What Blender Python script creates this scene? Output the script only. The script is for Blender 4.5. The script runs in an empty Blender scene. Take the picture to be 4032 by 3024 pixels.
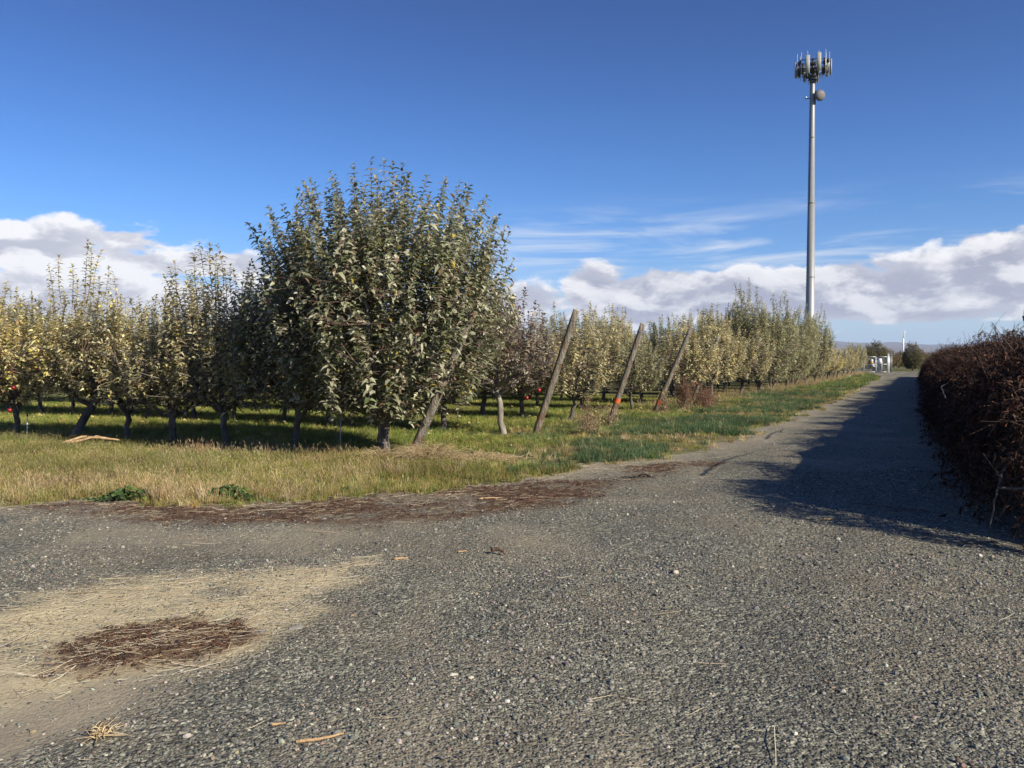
import bpy, math, random
import numpy as np
from mathutils import Vector, Matrix

# ------------------------------------------------------------------ camera, sky, sun, exposure
scene = bpy.context.scene
COL = scene.collection
RAD = math.radians
cam_d = bpy.data.cameras.new('camera'); cam = bpy.data.objects.new('camera', cam_d); COL.objects.link(cam)
cam_d.sensor_width = 36.0; cam_d.lens = 36.0 * 828 / 1024
cam_d.clip_start = 0.05; cam_d.clip_end = 60000
cam.location = (0, 0, 1.55); cam.rotation_euler = (RAD(90 - 1.681), 0, 0)
scene.camera = cam
SUN_HEAD, SUN_EL = 129.0, 28.0           # heading clockwise from +Y (the view axis), elevation
sh, se = RAD(SUN_HEAD), RAD(SUN_EL)
SUNDIR = Vector((math.sin(sh) * math.cos(se), math.cos(sh) * math.cos(se), math.sin(se)))
sun_d = bpy.data.lights.new('sun', 'SUN'); sun = bpy.data.objects.new('sun', sun_d); COL.objects.link(sun)
sun_d.energy = 5.0; sun_d.angle = RAD(0.53); sun_d.color = (1.0, 0.90, 0.74)
sun.rotation_euler = (-SUNDIR).to_track_quat('-Z', 'Y').to_euler()
scene.view_settings.view_transform = 'Standard'; scene.view_settings.look = 'None'
scene.view_settings.exposure = 0.66; scene.view_settings.gamma = 1.0
scene.render.engine = 'CYCLES'
scene.cycles.max_bounces = 6; scene.cycles.diffuse_bounces = 3; scene.cycles.glossy_bounces = 2
scene.cycles.transmission_bounces = 3; scene.cycles.transparent_max_bounces = 6; scene.cycles.volume_bounces = 0
scene.cycles.use_denoising = True

class NT:
    """tiny helper to write node trees as expressions"""
    def __init__(s, tree): s.t = tree; s.n = tree.nodes; s.l = tree.links
    def node(s, typ, **kw):
        n = s.n.new(typ)
        for k, v in kw.items(): setattr(n, k, v)
        return n
    def put(s, sock, v):
        if v is None: return
        if hasattr(v, 'is_linked') or hasattr(v, 'links'): s.l.new(v, sock)
        else: sock.default_value = v
    def math(s, op, a, b=None, c=None, clamp=False):
        n = s.node('ShaderNodeMath', operation=op); n.use_clamp = clamp
        s.put(n.inputs[0], a); s.put(n.inputs[1], b); s.put(n.inputs[2], c); return n.outputs[0]
    def add(s, a, b): return s.math('ADD', a, b)
    def sub(s, a, b): return s.math('SUBTRACT', a, b)
    def mul(s, a, b): return s.math('MULTIPLY', a, b)
    def smooth(s, v, lo, hi, a=0.0, b=1.0):
        n = s.node('ShaderNodeMapRange', interpolation_type='SMOOTHSTEP')
        s.put(n.inputs['Value'], v); s.put(n.inputs['From Min'], lo); s.put(n.inputs['From Max'], hi)
        n.inputs['To Min'].default_value = a; n.inputs['To Max'].default_value = b; return n.outputs[0]
    def mix(s, f, a, b, blend='MIX'):
        n = s.node('ShaderNodeMix', data_type='RGBA', blend_type=blend)
        s.put(n.inputs[0], f); s.put(n.inputs[6], a); s.put(n.inputs[7], b); return n.outputs[2]
    def vmul(s, v, k):
        n = s.node('ShaderNodeVectorMath', operation='MULTIPLY'); s.put(n.inputs[0], v); s.put(n.inputs[1], k); return n.outputs[0]
    def vadd(s, v, k):
        n = s.node('ShaderNodeVectorMath', operation='ADD'); s.put(n.inputs[0], v); s.put(n.inputs[1], k); return n.outputs[0]
    def noise(s, v, scale, detail=4.0, rough=0.5, dist=0.0):
        n = s.node('ShaderNodeTexNoise'); s.put(n.inputs['Vector'], v)
        n.inputs['Scale'].default_value = scale; n.inputs['Detail'].default_value = detail
        n.inputs['Roughness'].default_value = rough; n.inputs['Distortion'].default_value = dist
        return n.outputs['Fac']
    def ramp(s, f, stops, interp='LINEAR'):
        n = s.node('ShaderNodeValToRGB'); n.color_ramp.interpolation = interp
        e = n.color_ramp.elements
        while len(e) < len(stops): e.new(0.5)
        for i, (p, c) in enumerate(stops): e[i].position = p; e[i].color = (*c, 1) if len(c) == 3 else c
        s.put(n.inputs[0], f); return n.outputs[0]

def make_world():
    w = bpy.data.worlds.new('World'); scene.world = w; w.use_nodes = True
    t = NT(w.node_tree); w.node_tree.nodes.clear()
    out = t.node('ShaderNodeOutputWorld'); bg = t.node('ShaderNodeBackground')
    sky = t.node('ShaderNodeTexSky', sky_type='NISHITA'); sky.sun_disc = False
    sky.sun_elevation = RAD(SUN_EL); sky.sun_rotation = RAD(SUN_HEAD)
    sky.altitude = 300; sky.air_density = 1.0; sky.dust_density = 0.1; sky.ozone_density = 1.4
    d = t.node('ShaderNodeTexCoord').outputs['Generated']
    sep = t.node('ShaderNodeSeparateXYZ'); t.l.new(d, sep.inputs[0])
    az = t.mul(t.math('ARCTAN2', sep.outputs[0], sep.outputs[1]), 180 / math.pi)   # degrees, clockwise from +Y
    el = t.mul(t.math('ARCSINE', sep.outputs[2]), 180 / math.pi)
    def bump(a0, e0, ra, re, k):         # a soft hill of cloud cover at a compass place in the sky
        q = t.add(t.math('POWER', t.math('DIVIDE', t.math('ABSOLUTE', t.sub(az, a0)), ra), 2.0),
                  t.math('POWER', t.math('DIVIDE', t.math('ABSOLUTE', t.sub(el, e0)), re), 2.0))
        return t.mul(t.math('EXPONENT', t.mul(q, -1.0)), k)
    # cover: an uneven belt of clouds all round the horizon, with the banks this sky has
    belt = t.mul(t.mul(t.smooth(el, 1.2, 3.0), t.smooth(el, 4.5, 7.5, 1.0, 0.0)),
                 t.smooth(t.noise(t.vmul(d, (3, 3, 3)), 1.0, 1.0), 0.35, 0.65, 0.08, 0.34))
    cover = belt
    for b in [(-33, 6.9, 10, 1.5, .74), (-21, 6.1, 8, .9, .56), (-30, 3.4, 10, 1.6, .50), (-13, 3.0, 8, 1.2, .45), (-2, 3.0, 6, 1.4, .6),
              (5.6, 4.9, 2.4, 1.9, .70), (1, 4.0, 4, 1.4, .5), (11, 4.1, 8, 1.7, .74), (21, 4.2, 9, 1.8, .76), (31, 4.9, 4.4, 2.3, .72), (38, 5.0, 8, 2.6, .7), (27, 2.9, 8, .8, .5)]:
        cover = t.math('MAXIMUM', cover, bump(*b))
    gate = t.smooth(cover, 0.0, 0.12, 0.0, 1.25)
    def dens(off):
        v = t.vadd(t.vmul(d, (1, 1, 2.1)), off)
        n1 = t.noise(v, 11.0, 5.0, 0.58, 0.2)
        return t.add(t.mul(t.sub(n1, 0.5), gate), cover)
    D0 = dens((0, 0, 0)); D1 = dens((0.006, -0.004, 0.034))
    dens_c = t.smooth(D0, 0.18, 0.32)
    lit = t.smooth(t.sub(D0, D1), -0.11, 0.14)
    fine = t.noise(t.vmul(d, (1, 1, 2.2)), 30.0, 4.0, 0.6)
    lit2 = t.math('ADD', t.mul(lit, 0.8), t.mul(t.sub(fine, 0.5), 0.55), clamp=True)
    thin = t.smooth(D0, 0.55, 0.20)
    lit3 = t.math('ADD', lit2, t.add(t.mul(thin, 0.30), t.smooth(az, -8, -26, 0.0, 0.22)), clamp=True)
    ccol = t.mix(lit3, (0.285, 0.29, 0.355, 1), (0.68, 0.67, 0.67, 1))
    # thin streaks of high cloud
    cv = t.vmul(d, (1.0, 1.0, 9.0))
    st = t.noise(cv, 4.2, 5.0, 0.62, 0.5)
    cirm = t.mul(t.smooth(el, 4.0, 6.0), t.smooth(el, 8.0, 11.5, 1.0, 0.0))
    side = t.add(t.smooth(az, -8, 3), t.smooth(az, -30, -110))
    cir = t.mul(t.mul(t.smooth(st, 0.42, 0.72), cirm), t.mul(side, 0.75))
    gain = t.mix(t.smooth(el, 26.0, 7.0), (.80, .82, 1.18, 1), (1.0, 1.20, 1.70, 1))
    skyc = t.vmul(t.vmul(sky.outputs[0], gain), (SKY_K, SKY_K, SKY_K))
    hs = t.node('ShaderNodeHueSaturation'); t.l.new(skyc, hs.inputs['Color'])
    hs.inputs['Saturation'].default_value = 1.18; hs.inputs['Hue'].default_value = 0.5
    hz = t.mix(t.smooth(el, 7.0, 0.0, 0.0, 0.75), hs.outputs[0], (0.36, 0.49, 0.58, 1))
    c1 = t.mix(cir, hz, (0.52, 0.56, 0.62, 1))
    c2 = t.mix(t.mul(dens_c, 0.96), c1, ccol)
    final = t.vmul(c2, (1 / SKY_K, 1 / SKY_K, 1 / SKY_K))
    t.l.new(final, bg.inputs[0]); bg.inputs[1].default_value = SKY_K
    t.l.new(bg.outputs[0], out.inputs[0])
    w.cycles.sampling_method = 'MANUAL'; w.cycles.sample_map_resolution = 256
SKY_K = 0.053
make_world()

# ------------------------------------------------------------------ numbers shared by everything
TH = RAD(26.9)
RX, RY = math.sin(TH), math.cos(TH)          # along the road, away from the camera
NX, NY = -RY, RX                             # to the left of the road, along the tree rows
def W(s, t): return (s * RX + t * NX, s * RY + t * NY)
def ST(x, y): return (x * RX + y * RY, x * NX + y * NY)
rng = np.random.default_rng(7)
random.seed(7)

def vnoise(x, y, seed=0):
    x = np.asarray(x, float); y = np.asarray(y, float)
    xi = np.floor(x).astype(np.int64); yi = np.floor(y).astype(np.int64)
    fx = x - xi; fy = y - yi; fx = fx * fx * (3 - 2 * fx); fy = fy * fy * (3 - 2 * fy)
    def h(a, b):
        n = (a * 374761393 + b * 668265263 + seed * 974634777) & 0x7fffffff
        n = ((n ^ (n >> 13)) * 1274126177) & 0x7fffffff
        return ((n ^ (n >> 16)) & 0xffff) / 65535.0
    return (h(xi, yi) * (1 - fx) + h(xi + 1, yi) * fx) * (1 - fy) + (h(xi, yi + 1) * (1 - fx) + h(xi + 1, yi + 1) * fx) * fy
def fbm(x, y, seed=0, o=4):
    s = 0; a = 0.5
    for k in range(o):
        s = s + a * vnoise(np.asarray(x) * 2 ** k, np.asarray(y) * 2 ** k, seed + k); a *= 0.5
    return s / (1 - 0.5 ** o)
def sst(v, a, b):
    q = np.clip((np.asarray(v, float) - a) / (b - a), 0, 1); return q * q * (3 - 2 * q)
def hgt(x, y):
    return (fbm(np.asarray(x) * .45, np.asarray(y) * .45, 3, 3) - .5) * .09
def H1(x, y): return float(hgt(x, y))
EX = np.array([-60, -12, -5.57, -3.3, -2.15, -.6, .29, 1.35, 3.09, 4.7, 7.2, 12.97, 22.4, 32.4, 40, 41.5, 43, 80])
EY = np.array([16, 9.4, 8.96, 8.96, 9.42, 10.12, 11.3, 12.4, 13.97, 16.98, 21.6, 33.4, 52.3, 73, 92, 100.5, 112, 150])
def edge(x, y):
    """metres from the gravel's edge, positive on the grass side"""
    f = np.interp(x, EX, EY); g = (np.interp(np.asarray(x) + .4, EX, EY) - np.interp(np.asarray(x) - .4, EX, EY)) / .8
    return (y - f) / np.sqrt(1 + g * g) + (fbm(np.asarray(x) * .9, np.asarray(y) * .9, 11, 4) - .5) * 1.3

# ------------------------------------------------------------------ mesh helpers
def new_mesh(name, V, quads=None, tris=None, mats=(), col=None, smooth=False, midx=None):
    V = np.asarray(V, np.float32).reshape(-1, 3)
    q = np.asarray(quads if quads is not None else [], np.int32).reshape(-1, 4)
    r = np.asarray(tris if tris is not None else [], np.int32).reshape(-1, 3)
    me = bpy.data.meshes.new(name)
    me.vertices.add(len(V)); me.vertices.foreach_set('co', V.ravel())
    loops = np.concatenate([q.ravel(), r.ravel()]); me.loops.add(len(loops)); me.loops.foreach_set('vertex_index', loops)
    ls = np.concatenate([np.arange(len(q)) * 4, len(q) * 4 + np.arange(len(r)) * 3]).astype(np.int32)
    me.polygons.add(len(ls)); me.polygons.foreach_set('loop_start', ls)
    if smooth: me.polygons.foreach_set('use_smooth', np.ones(len(ls), bool))
    if midx is not None: me.polygons.foreach_set('material_index', np.asarray(midx, np.int32))
    for m in mats: me.materials.append(m)
    if col is not None:
        a = me.color_attributes.new('col', 'FLOAT_COLOR', 'POINT')
        c = np.ones((len(V), 4), np.float32); c[:, :3] = col; a.data.foreach_set('color', c.ravel())
    me.update(calc_edges=True)
    return me
def obj(name, me, parent=None, loc=None, kind=None):
    o = bpy.data.objects.new(name, me); COL.objects.link(o)
    if parent is not None: o.parent = parent
    if loc is not None: o.location = loc
    if kind: o['kind'] = kind
    return o
def tag(o, label, cat, group=None):
    o['label'] = label; o['category'] = cat
    if group: o['group'] = group
    return o
def thing(name, label, cat, loc=(0, 0, 0), rz=0.0, group=None):
    o = obj(name, None, None, loc); o.rotation_euler = (0, 0, rz); o.empty_display_size = .2
    return tag(o, label, cat, group)

class MB:
    """collects simple shapes into one mesh"""
    def __init__(s): s.v = []; s.q = []; s.t = []; s.n = 0
    def raw(s, V, q=None, t=None):
        V = np.asarray(V, float).reshape(-1, 3)
        s.v.append(V)
        if q is not None and len(q): s.q.append(np.asarray(q).reshape(-1, 4) + s.n)
        if t is not None and len(t): s.t.append(np.asarray(t).reshape(-1, 3) + s.n)
        s.n += len(V); return s
    def box(s, c, d, M=None, bev=0.0):
        x, y, z = [k / 2 for k in d]
        V = np.array([(i * x, j * y, k * z) for i in (-1, 1) for j in (-1, 1) for k in (-1, 1)], float)
        if M is not None: V = V @ np.array(M.to_3x3()).T
        V = V + np.array(c)
        return s.raw(V, [(0, 1, 3, 2), (4, 6, 7, 5), (0, 4, 5, 1), (2, 3, 7, 6), (0, 2, 6, 4), (1, 5, 7, 3)])
    def tube(s, pts, rad, n=8, cap=True):
        V, q = tubes(np.array([pts], float), np.array([rad], float) if np.ndim(rad) else np.full((1, len(pts)), rad), n)
        k = len(pts); s.raw(V, q)
        if cap:
            b = s.n - len(V)
            for r, rev in ((0, True), (k - 1, False)):
                ring = [b + r * n + i for i in range(n)]
                if rev: ring = ring[::-1]
                for i in range(1, n - 1): s.t.append(np.array([[ring[0], ring[i], ring[i + 1]]]))
        return s
    def mesh(s, name, mat, smooth=False):
        return new_mesh(name, np.concatenate(s.v), np.concatenate(s.q) if s.q else None, np.concatenate(s.t) if s.t else None, [mat], smooth=smooth)

def norm(a): return a / np.maximum(np.linalg.norm(a, axis=-1, keepdims=True), 1e-9)
def tubes(P, Rr, n=4):
    """P (M,K,3) polylines, Rr (M,K) radii -> verts, quads"""
    M, K, _ = P.shape
    T = np.empty_like(P); T[:, 1:-1] = P[:, 2:] - P[:, :-2] if K > 2 else 0; T[:, 0] = P[:, 1] - P[:, 0]; T[:, -1] = P[:, -1] - P[:, -2]
    T = norm(T)
    ref = np.where(np.abs(T[:, :1, 2:3]) > .9, np.array([1., 0, 0]), np.array([0, 0, 1.]))
    ref = np.broadcast_to(ref, P.shape)
    A = norm(np.cross(T, ref)); B = np.cross(T, A)
    ang = np.arange(n) / n * 2 * math.pi
    V = P[:, :, None, :] + Rr[:, :, None, None] * (A[:, :, None, :] * np.cos(ang)[:, None] + B[:, :, None, :] * np.sin(ang)[:, None])
    i = np.arange(M)[:, None, None] * K * n; k = np.arange(K - 1)[None, :, None] * n; a = np.arange(n)[None, None, :]; a2 = (a + 1) % n
    q = np.stack([i + k + a, i + k + a2, i + k + n + a2, i + k + n + a], -1).reshape(-1, 4)
    return V.reshape(-1, 3), q

LT = {  # leaf templates: (u along the midrib, half width, fold) per vertex, faces
    3: (np.array([(0, 0), (.33, -1), (.30, 0), (.33, 1), (.70, -.72), (.70, 0), (.70, .72), (1, 0)], float),
        [(1, 2, 5, 4), (2, 3, 6, 5)], [(0, 2, 1), (0, 3, 2), (4, 5, 7), (5, 6, 7)]),
    1: (np.array([(0, 0), (.45, -1), (.5, 0), (.45, 1), (1, 0)], float), [], [(0, 2, 1), (0, 3, 2), (1, 2, 4), (2, 3, 4)]),
}
def leaves(P, D, Nn, L, Wd, droop, fold, col, lod=3):
    tv, tq, tt = LT[lod]; N = len(P); k = len(tv)
    D = norm(D); S = norm(np.cross(D, Nn)); U = np.cross(S, D)
    u = tv[:, 0][None, :, None]; w = tv[:, 1][None, :, None]
    L = L[:, None, None]; Wd = Wd[:, None, None] * .5; droop = droop[:, None, None]; fold = fold[:, None, None]
    V = P[:, None] + D[:, None] * u * L + S[:, None] * w * Wd + U[:, None] * np.abs(w) * fold * Wd
    V = V + U[:, None] * (-droop * u * u * L) * .6 + np.array([0, 0, -1.])[None, None] * (droop * u * u * L) * .6
    off = np.arange(N)[:, None, None] * k
    q = (np.array(tq, int).reshape(1, -1, 4) + off).reshape(-1, 4) if len(tq) else np.zeros((0, 4), int)
    t = (np.array(tt, int)[None] + off).reshape(-1, 3)
    return V.reshape(-1, 3), q, t, np.repeat(col, k, axis=0)

# ------------------------------------------------------------------ materials
def material(name):
    m = bpy.data.materials.new(name); m.use_nodes = True
    t = NT(m.node_tree); m.node_tree.nodes.clear()
    out = t.node('ShaderNodeOutputMaterial'); b = t.node('ShaderNodeBsdfPrincipled')
    t.l.new(b.outputs[0], out.inputs[0])
    return m, t, b, out
def setp(t, b, **kw):
    for k, v in kw.items():
        t.put(b.inputs[{'color': 'Base Color', 'rough': 'Roughness', 'metal': 'Metallic', 'spec': 'Specular IOR Level', 'normal': 'Normal', 'alpha': 'Alpha'}[k]], v)
def bumpn(t, h, strength=.5, dist=.02):
    n = t.node('ShaderNodeBump'); t.put(n.inputs['Height'], h); n.inputs['Strength'].default_value = strength; n.inputs['Distance'].default_value = dist
    return n.outputs[0]
def translucent(t, b, out, color, f):
    tr = t.node('ShaderNodeBsdfTranslucent'); t.put(tr.inputs[0], color)
    mx = t.node('ShaderNodeMixShader'); mx.inputs[0].default_value = f
    t.l.new(b.outputs[0], mx.inputs[1]); t.l.new(tr.outputs[0], mx.inputs[2]); t.l.new(mx.outputs[0], out.inputs[0])
def attr(t, name, typ='GEOMETRY'):
    n = t.node('ShaderNodeAttribute', attribute_type=typ, attribute_name=name); return n.outputs['Color']
def pos(t): return t.node('ShaderNodeNewGeometry').outputs['Position']
def objc(t): return t.node('ShaderNodeTexCoord').outputs['Object']
def simple(name, color, rough=.6, metal=0.0, var=.12, scale=6.0, bump=0.0, spec=.4):
    m, t, b, o = material(name)
    n = t.noise(objc(t), scale, 4.0, .6)
    c = t.mix(n, tuple(k * (1 - var) for k in color) + (1,), tuple(min(1, k * (1 + var)) for k in color) + (1,))
    setp(t, b, color=c, rough=rough, metal=metal, spec=spec)
    if bump: setp(t, b, normal=bumpn(t, t.noise(objc(t), scale * 5, 5.0, .6), bump, .01))
    return m
def m_leaf(name, trans=.38, rough=.38, val=.2, spec=.6):
    m, t, b, o = material(name)
    c = attr(t, 'col'); r = t.node('ShaderNodeObjectInfo').outputs['Random']
    hs = t.node('ShaderNodeHueSaturation'); t.l.new(c, hs.inputs['Color'])
    t.put(hs.inputs['Value'], t.add(t.mul(r, val), 1 - val / 2))
    setp(t, b, color=hs.outputs[0], rough=rough, spec=spec); translucent(t, b, o, hs.outputs[0], trans)
    return m
def m_tint(name, trans=.0, rough=.7, detail=0.0, spec=.3):
    """colour comes from the scattered piece itself"""
    m, t, b, o = material(name)
    c = attr(t, 'tint', 'INSTANCER')
    if detail:
        n = t.noise(objc(t), 2.2, 3.0, .6); c = t.mix(t.mul(t.smooth(n, .35, .7), detail), c, (.55, .54, .50, 1), 'MULTIPLY')
    setp(t, b, color=c, rough=rough, spec=spec)
    if trans: translucent(t, b, o, c, trans)
    return m
def m_bark(name, c0, c1, c2, scale=9.0):
    m, t, b, o = material(name)
    v = t.vmul(objc(t), (1, 1, .35)); n = t.noise(v, scale, 6.0, .65, .4); f = t.noise(v, scale * 5, 3.0, .6)
    c = t.ramp(t.add(t.mul(n, .8), t.mul(f, .2)), [(.30, c0), (.5, c1), (.72, c2)])
    setp(t, b, color=c, rough=.85, spec=.2, normal=bumpn(t, t.add(n, t.mul(f, .5)), .8, .02)); return m
M_LEAF = m_leaf('apple_leaf'); M_DEAD = m_leaf('dead_leaf', .12, .75, .25, .15)
M_BARK = m_bark('apple_bark', (.045, .038, .033), (.12, .105, .095), (.30, .28, .255))
M_PALEBARK = m_bark('bleached_bark', (.10, .085, .07), (.26, .235, .20), (.40, .375, .335), 7)
M_TWIG = simple('twig_bark', (.13, .085, .062), .7, var=.3, scale=12)
M_GREYLIMB = m_bark('dead_limb', (.04, .034, .03), (.10, .088, .078), (.20, .18, .165), 11)

# ------------------------------------------------------------------ scatter of uncountable small pieces (kind = stuff)
def scatter(name, label, cat, P, rot, scl, tint, protos, pid=None):
    P = np.asarray(P, np.float32); n = len(P)
    me = bpy.data.meshes.new(name); me.vertices.add(n); me.vertices.foreach_set('co', P.ravel())
    def at(nm, typ, a, key):
        x = me.attributes.new(nm, typ, 'POINT'); x.data.foreach_set(key, np.asarray(a).ravel())
    at('rot', 'FLOAT_VECTOR', np.asarray(rot, np.float32), 'vector'); at('scl', 'FLOAT_VECTOR', np.asarray(scl, np.float32), 'vector')
    at('tint', 'FLOAT_VECTOR', np.asarray(tint, np.float32), 'vector')
    at('pid', 'INT', (rng.integers(0, len(protos), n) if pid is None else pid).astype(np.int32), 'value')
    c = bpy.data.collections.new(name + '_shapes')
    for i, m in enumerate(protos): c.objects.link(bpy.data.objects.new('%s_shape_%02d' % (name, i), m))
    o = obj(name, me, kind='stuff'); tag(o, label, cat)
    g = bpy.data.node_groups.new(name, 'GeometryNodeTree')
    g.interface.new_socket('Geometry', in_out='INPUT', socket_type='NodeSocketGeometry'); g.interface.new_socket('Geometry', in_out='OUTPUT', socket_type='NodeSocketGeometry')
    gi = g.nodes.new('NodeGroupInput'); go = g.nodes.new('NodeGroupOutput'); ip = g.nodes.new('GeometryNodeInstanceOnPoints')
    ci = g.nodes.new('GeometryNodeCollectionInfo'); ci.inputs['Collection'].default_value = c
    ci.inputs['Separate Children'].default_value = True; ci.inputs['Reset Children'].default_value = True
    L = g.links.new; L(gi.outputs[0], ip.inputs['Points']); L(ci.outputs[0], ip.inputs['Instance']); ip.inputs['Pick Instance'].default_value = True
    for nm, typ, sock in (('rot', 'FLOAT_VECTOR', 'Rotation'), ('scl', 'FLOAT_VECTOR', 'Scale'), ('pid', 'INT', 'Instance Index')):
        a = g.nodes.new('GeometryNodeInputNamedAttribute'); a.data_type = typ; a.inputs[0].default_value = nm
        L(a.outputs[0], ip.inputs[sock])
    L(ip.outputs[0], go.inputs[0])
    md = o.modifiers.new('scatter', 'NODES'); md.node_group = g
    return o
def pick(pal, n, jit=.12):
    """colours drawn from a weighted palette with a little jitter"""
    c = np.array([p[0] for p in pal], float); w = np.array([p[1] for p in pal], float)
    k = rng.choice(len(pal), n, p=w / w.sum())
    return np.clip(c[k] * (1 + rng.normal(0, jit, (n, 1))) * (1 + rng.normal(0, jit * .3, (n, 3))), .004, .95)
def grid_pts(n, x0, x1, y0, y1): return rng.uniform(x0, x1, n), rng.uniform(y0, y1, n)
def in_view(x, y, pad=.7):
    return (y > 1.5) & (np.abs(x) < .64 * y + pad)

# ================================================================== THE SETTING
def m_ground():
    m, t, b, o = material('orchard_soil')
    p = pos(t); n = t.noise(p, .8, 5.0, .6); f = t.noise(p, 14.0, 4.0, .65)
    c = t.ramp(t.add(t.mul(n, .6), t.mul(f, .4)), [(.30, (.075, .085, .032)), (.48, (.12, .125, .05)), (.62, (.17, .15, .075)), (.8, (.25, .2, .12))])
    setp(t, b, color=c, rough=.95, spec=.1, normal=bumpn(t, f, .8, .03)); return m
def axis(parts): return np.unique(np.concatenate(parts))
gx = axis([-np.geomspace(60, 14000, 16), np.arange(-60, -21, 3.), np.arange(-21, 30, .3), np.arange(30, 90, 2.), np.geomspace(92, 14000, 16)])
gy = axis([-np.geomspace(6, 14000, 14), np.arange(-5, 45, .3), np.arange(45, 160, 2.), np.geomspace(165, 14000, 18)])
X, Y = np.meshgrid(gx, gy)
e = edge(X, Y); s_, t_ = ST(X, Y)
near = sst(np.hypot(X, Y), 400, 150)
road_zone = (e < -.25) & (t_ > -3.2) & (s_ < 118) & (s_ > -4.5) & (t_ < 17)
Z = hgt(X, Y) * near - np.where(road_zone, .07, 0)
nx = len(gx); idx = np.arange(len(gx) * len(gy)).reshape(len(gy), nx)
q = np.stack([idx[:-1, :-1], idx[:-1, 1:], idx[1:, 1:], idx[1:, :-1]], -1).reshape(-1, 4)
ground = obj('ground', new_mesh('ground', np.stack([X, Y, Z], -1), q, None, [m_ground()], smooth=True), kind='structure')
tag(ground, 'flat orchard ground of soil and thin turf reaching to the hills', 'ground')

def poly_sd(x, y, P):
    """signed distance to a polygon, positive inside"""
    P = np.asarray(P, float); d = np.full(np.shape(x), 1e9); ins = np.zeros(np.shape(x), bool)
    for i in range(len(P)):
        a, b = P[i], P[(i + 1) % len(P)]; ab = b - a
        k = np.clip(((x - a[0]) * ab[0] + (y - a[1]) * ab[1]) / (ab @ ab), 0, 1)
        d = np.minimum(d, np.hypot(x - a[0] - k * ab[0], y - a[1] - k * ab[1]))
        c = (a[1] > y) != (b[1] > y)
        ins ^= c & (x < (b[0] - a[0]) * (y - a[1]) / (b[1] - a[1] + 1e-12) + a[0])
    return np.where(ins, d, -d)
STRAW = [(-4.6, 4.2), (-3.3, 5.0), (-2.81, 5.75), (-2.03, 5.9), (-1.27, 6.3), (-.80, 6.62), (-.85, 6.35), (-1.2, 5.5), (-1.45, 4.85), (-1.58, 4.3), (-2.2, 4.08), (-2.6, 4.0), (-4.0, 3.6)]
BROWN = [(-2.6, 4.38), (-2.41, 4.68), (-1.98, 4.95), (-1.62, 4.98), (-1.47, 4.66), (-1.6, 4.26), (-1.89, 4.14), (-2.3, 4.12)]
LITTER = [(-4.3, 8.6), (-3.05, 9.0), (-1.68, 9.8), (-.03, 10.2), (1.3, 10.6), (2.4, 11.6), (2.9, 12.6), (2.2, 12.0), (1.2, 10.6), (.9, 9.3), (-.45, 8.15), (-1.84, 7.7), (-3.4, 8.0), (-4.6, 8.3)]
DIRT = [(-4.4, 3.6), (-2.6, 4.15), (-2.0, 4.08), (-1.6, 3.8), (-1.7, 3.45), (-1.95, 3.05), (-2.6, 2.5)]
def warp(x, y, a=.5, k=1.1, seed=31):
    return x + (fbm(x * k, y * k, seed) - .5) * a * 1.6, y + (fbm(x * k, y * k, seed + 7) - .5) * a
def masks(x, y):
    wx, wy = warp(x, y)
    straw = sst(poly_sd(wx, wy, STRAW) + .5 * (fbm(x * 3.5, y * 3.5, 63) - .5), -.32, .22) * (.35 + .65 * sst(fbm(x * 2.6, y * 4.5, 61), .22, .45))
    wx, wy = warp(x, y, .36, 2.0, 41)
    brown = sst(poly_sd(wx, wy, BROWN), -.07, .12)
    wx, wy = warp(x, y, .8, 1.0, 51)
    litter = sst(poly_sd(wx, wy, LITTER), -.35, .2) * (.40 + .60 * sst(fbm(x * 1.6, y * 3.2, 71), .34, .52))
    # tan margin of the cross track and spots of dry soil
    e = edge(x, y); margin = sst(e, -1.1, -.05)
    dirt = np.maximum(sst(poly_sd(*warp(x, y, .3, 1.6, 81), DIRT), -.25, .15), margin * .75)
    dirt = np.maximum(dirt, sst(fbm(x * .55, y * .55, 91), .60, .78) * .55)
    return straw, np.maximum(brown, litter), dirt

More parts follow.
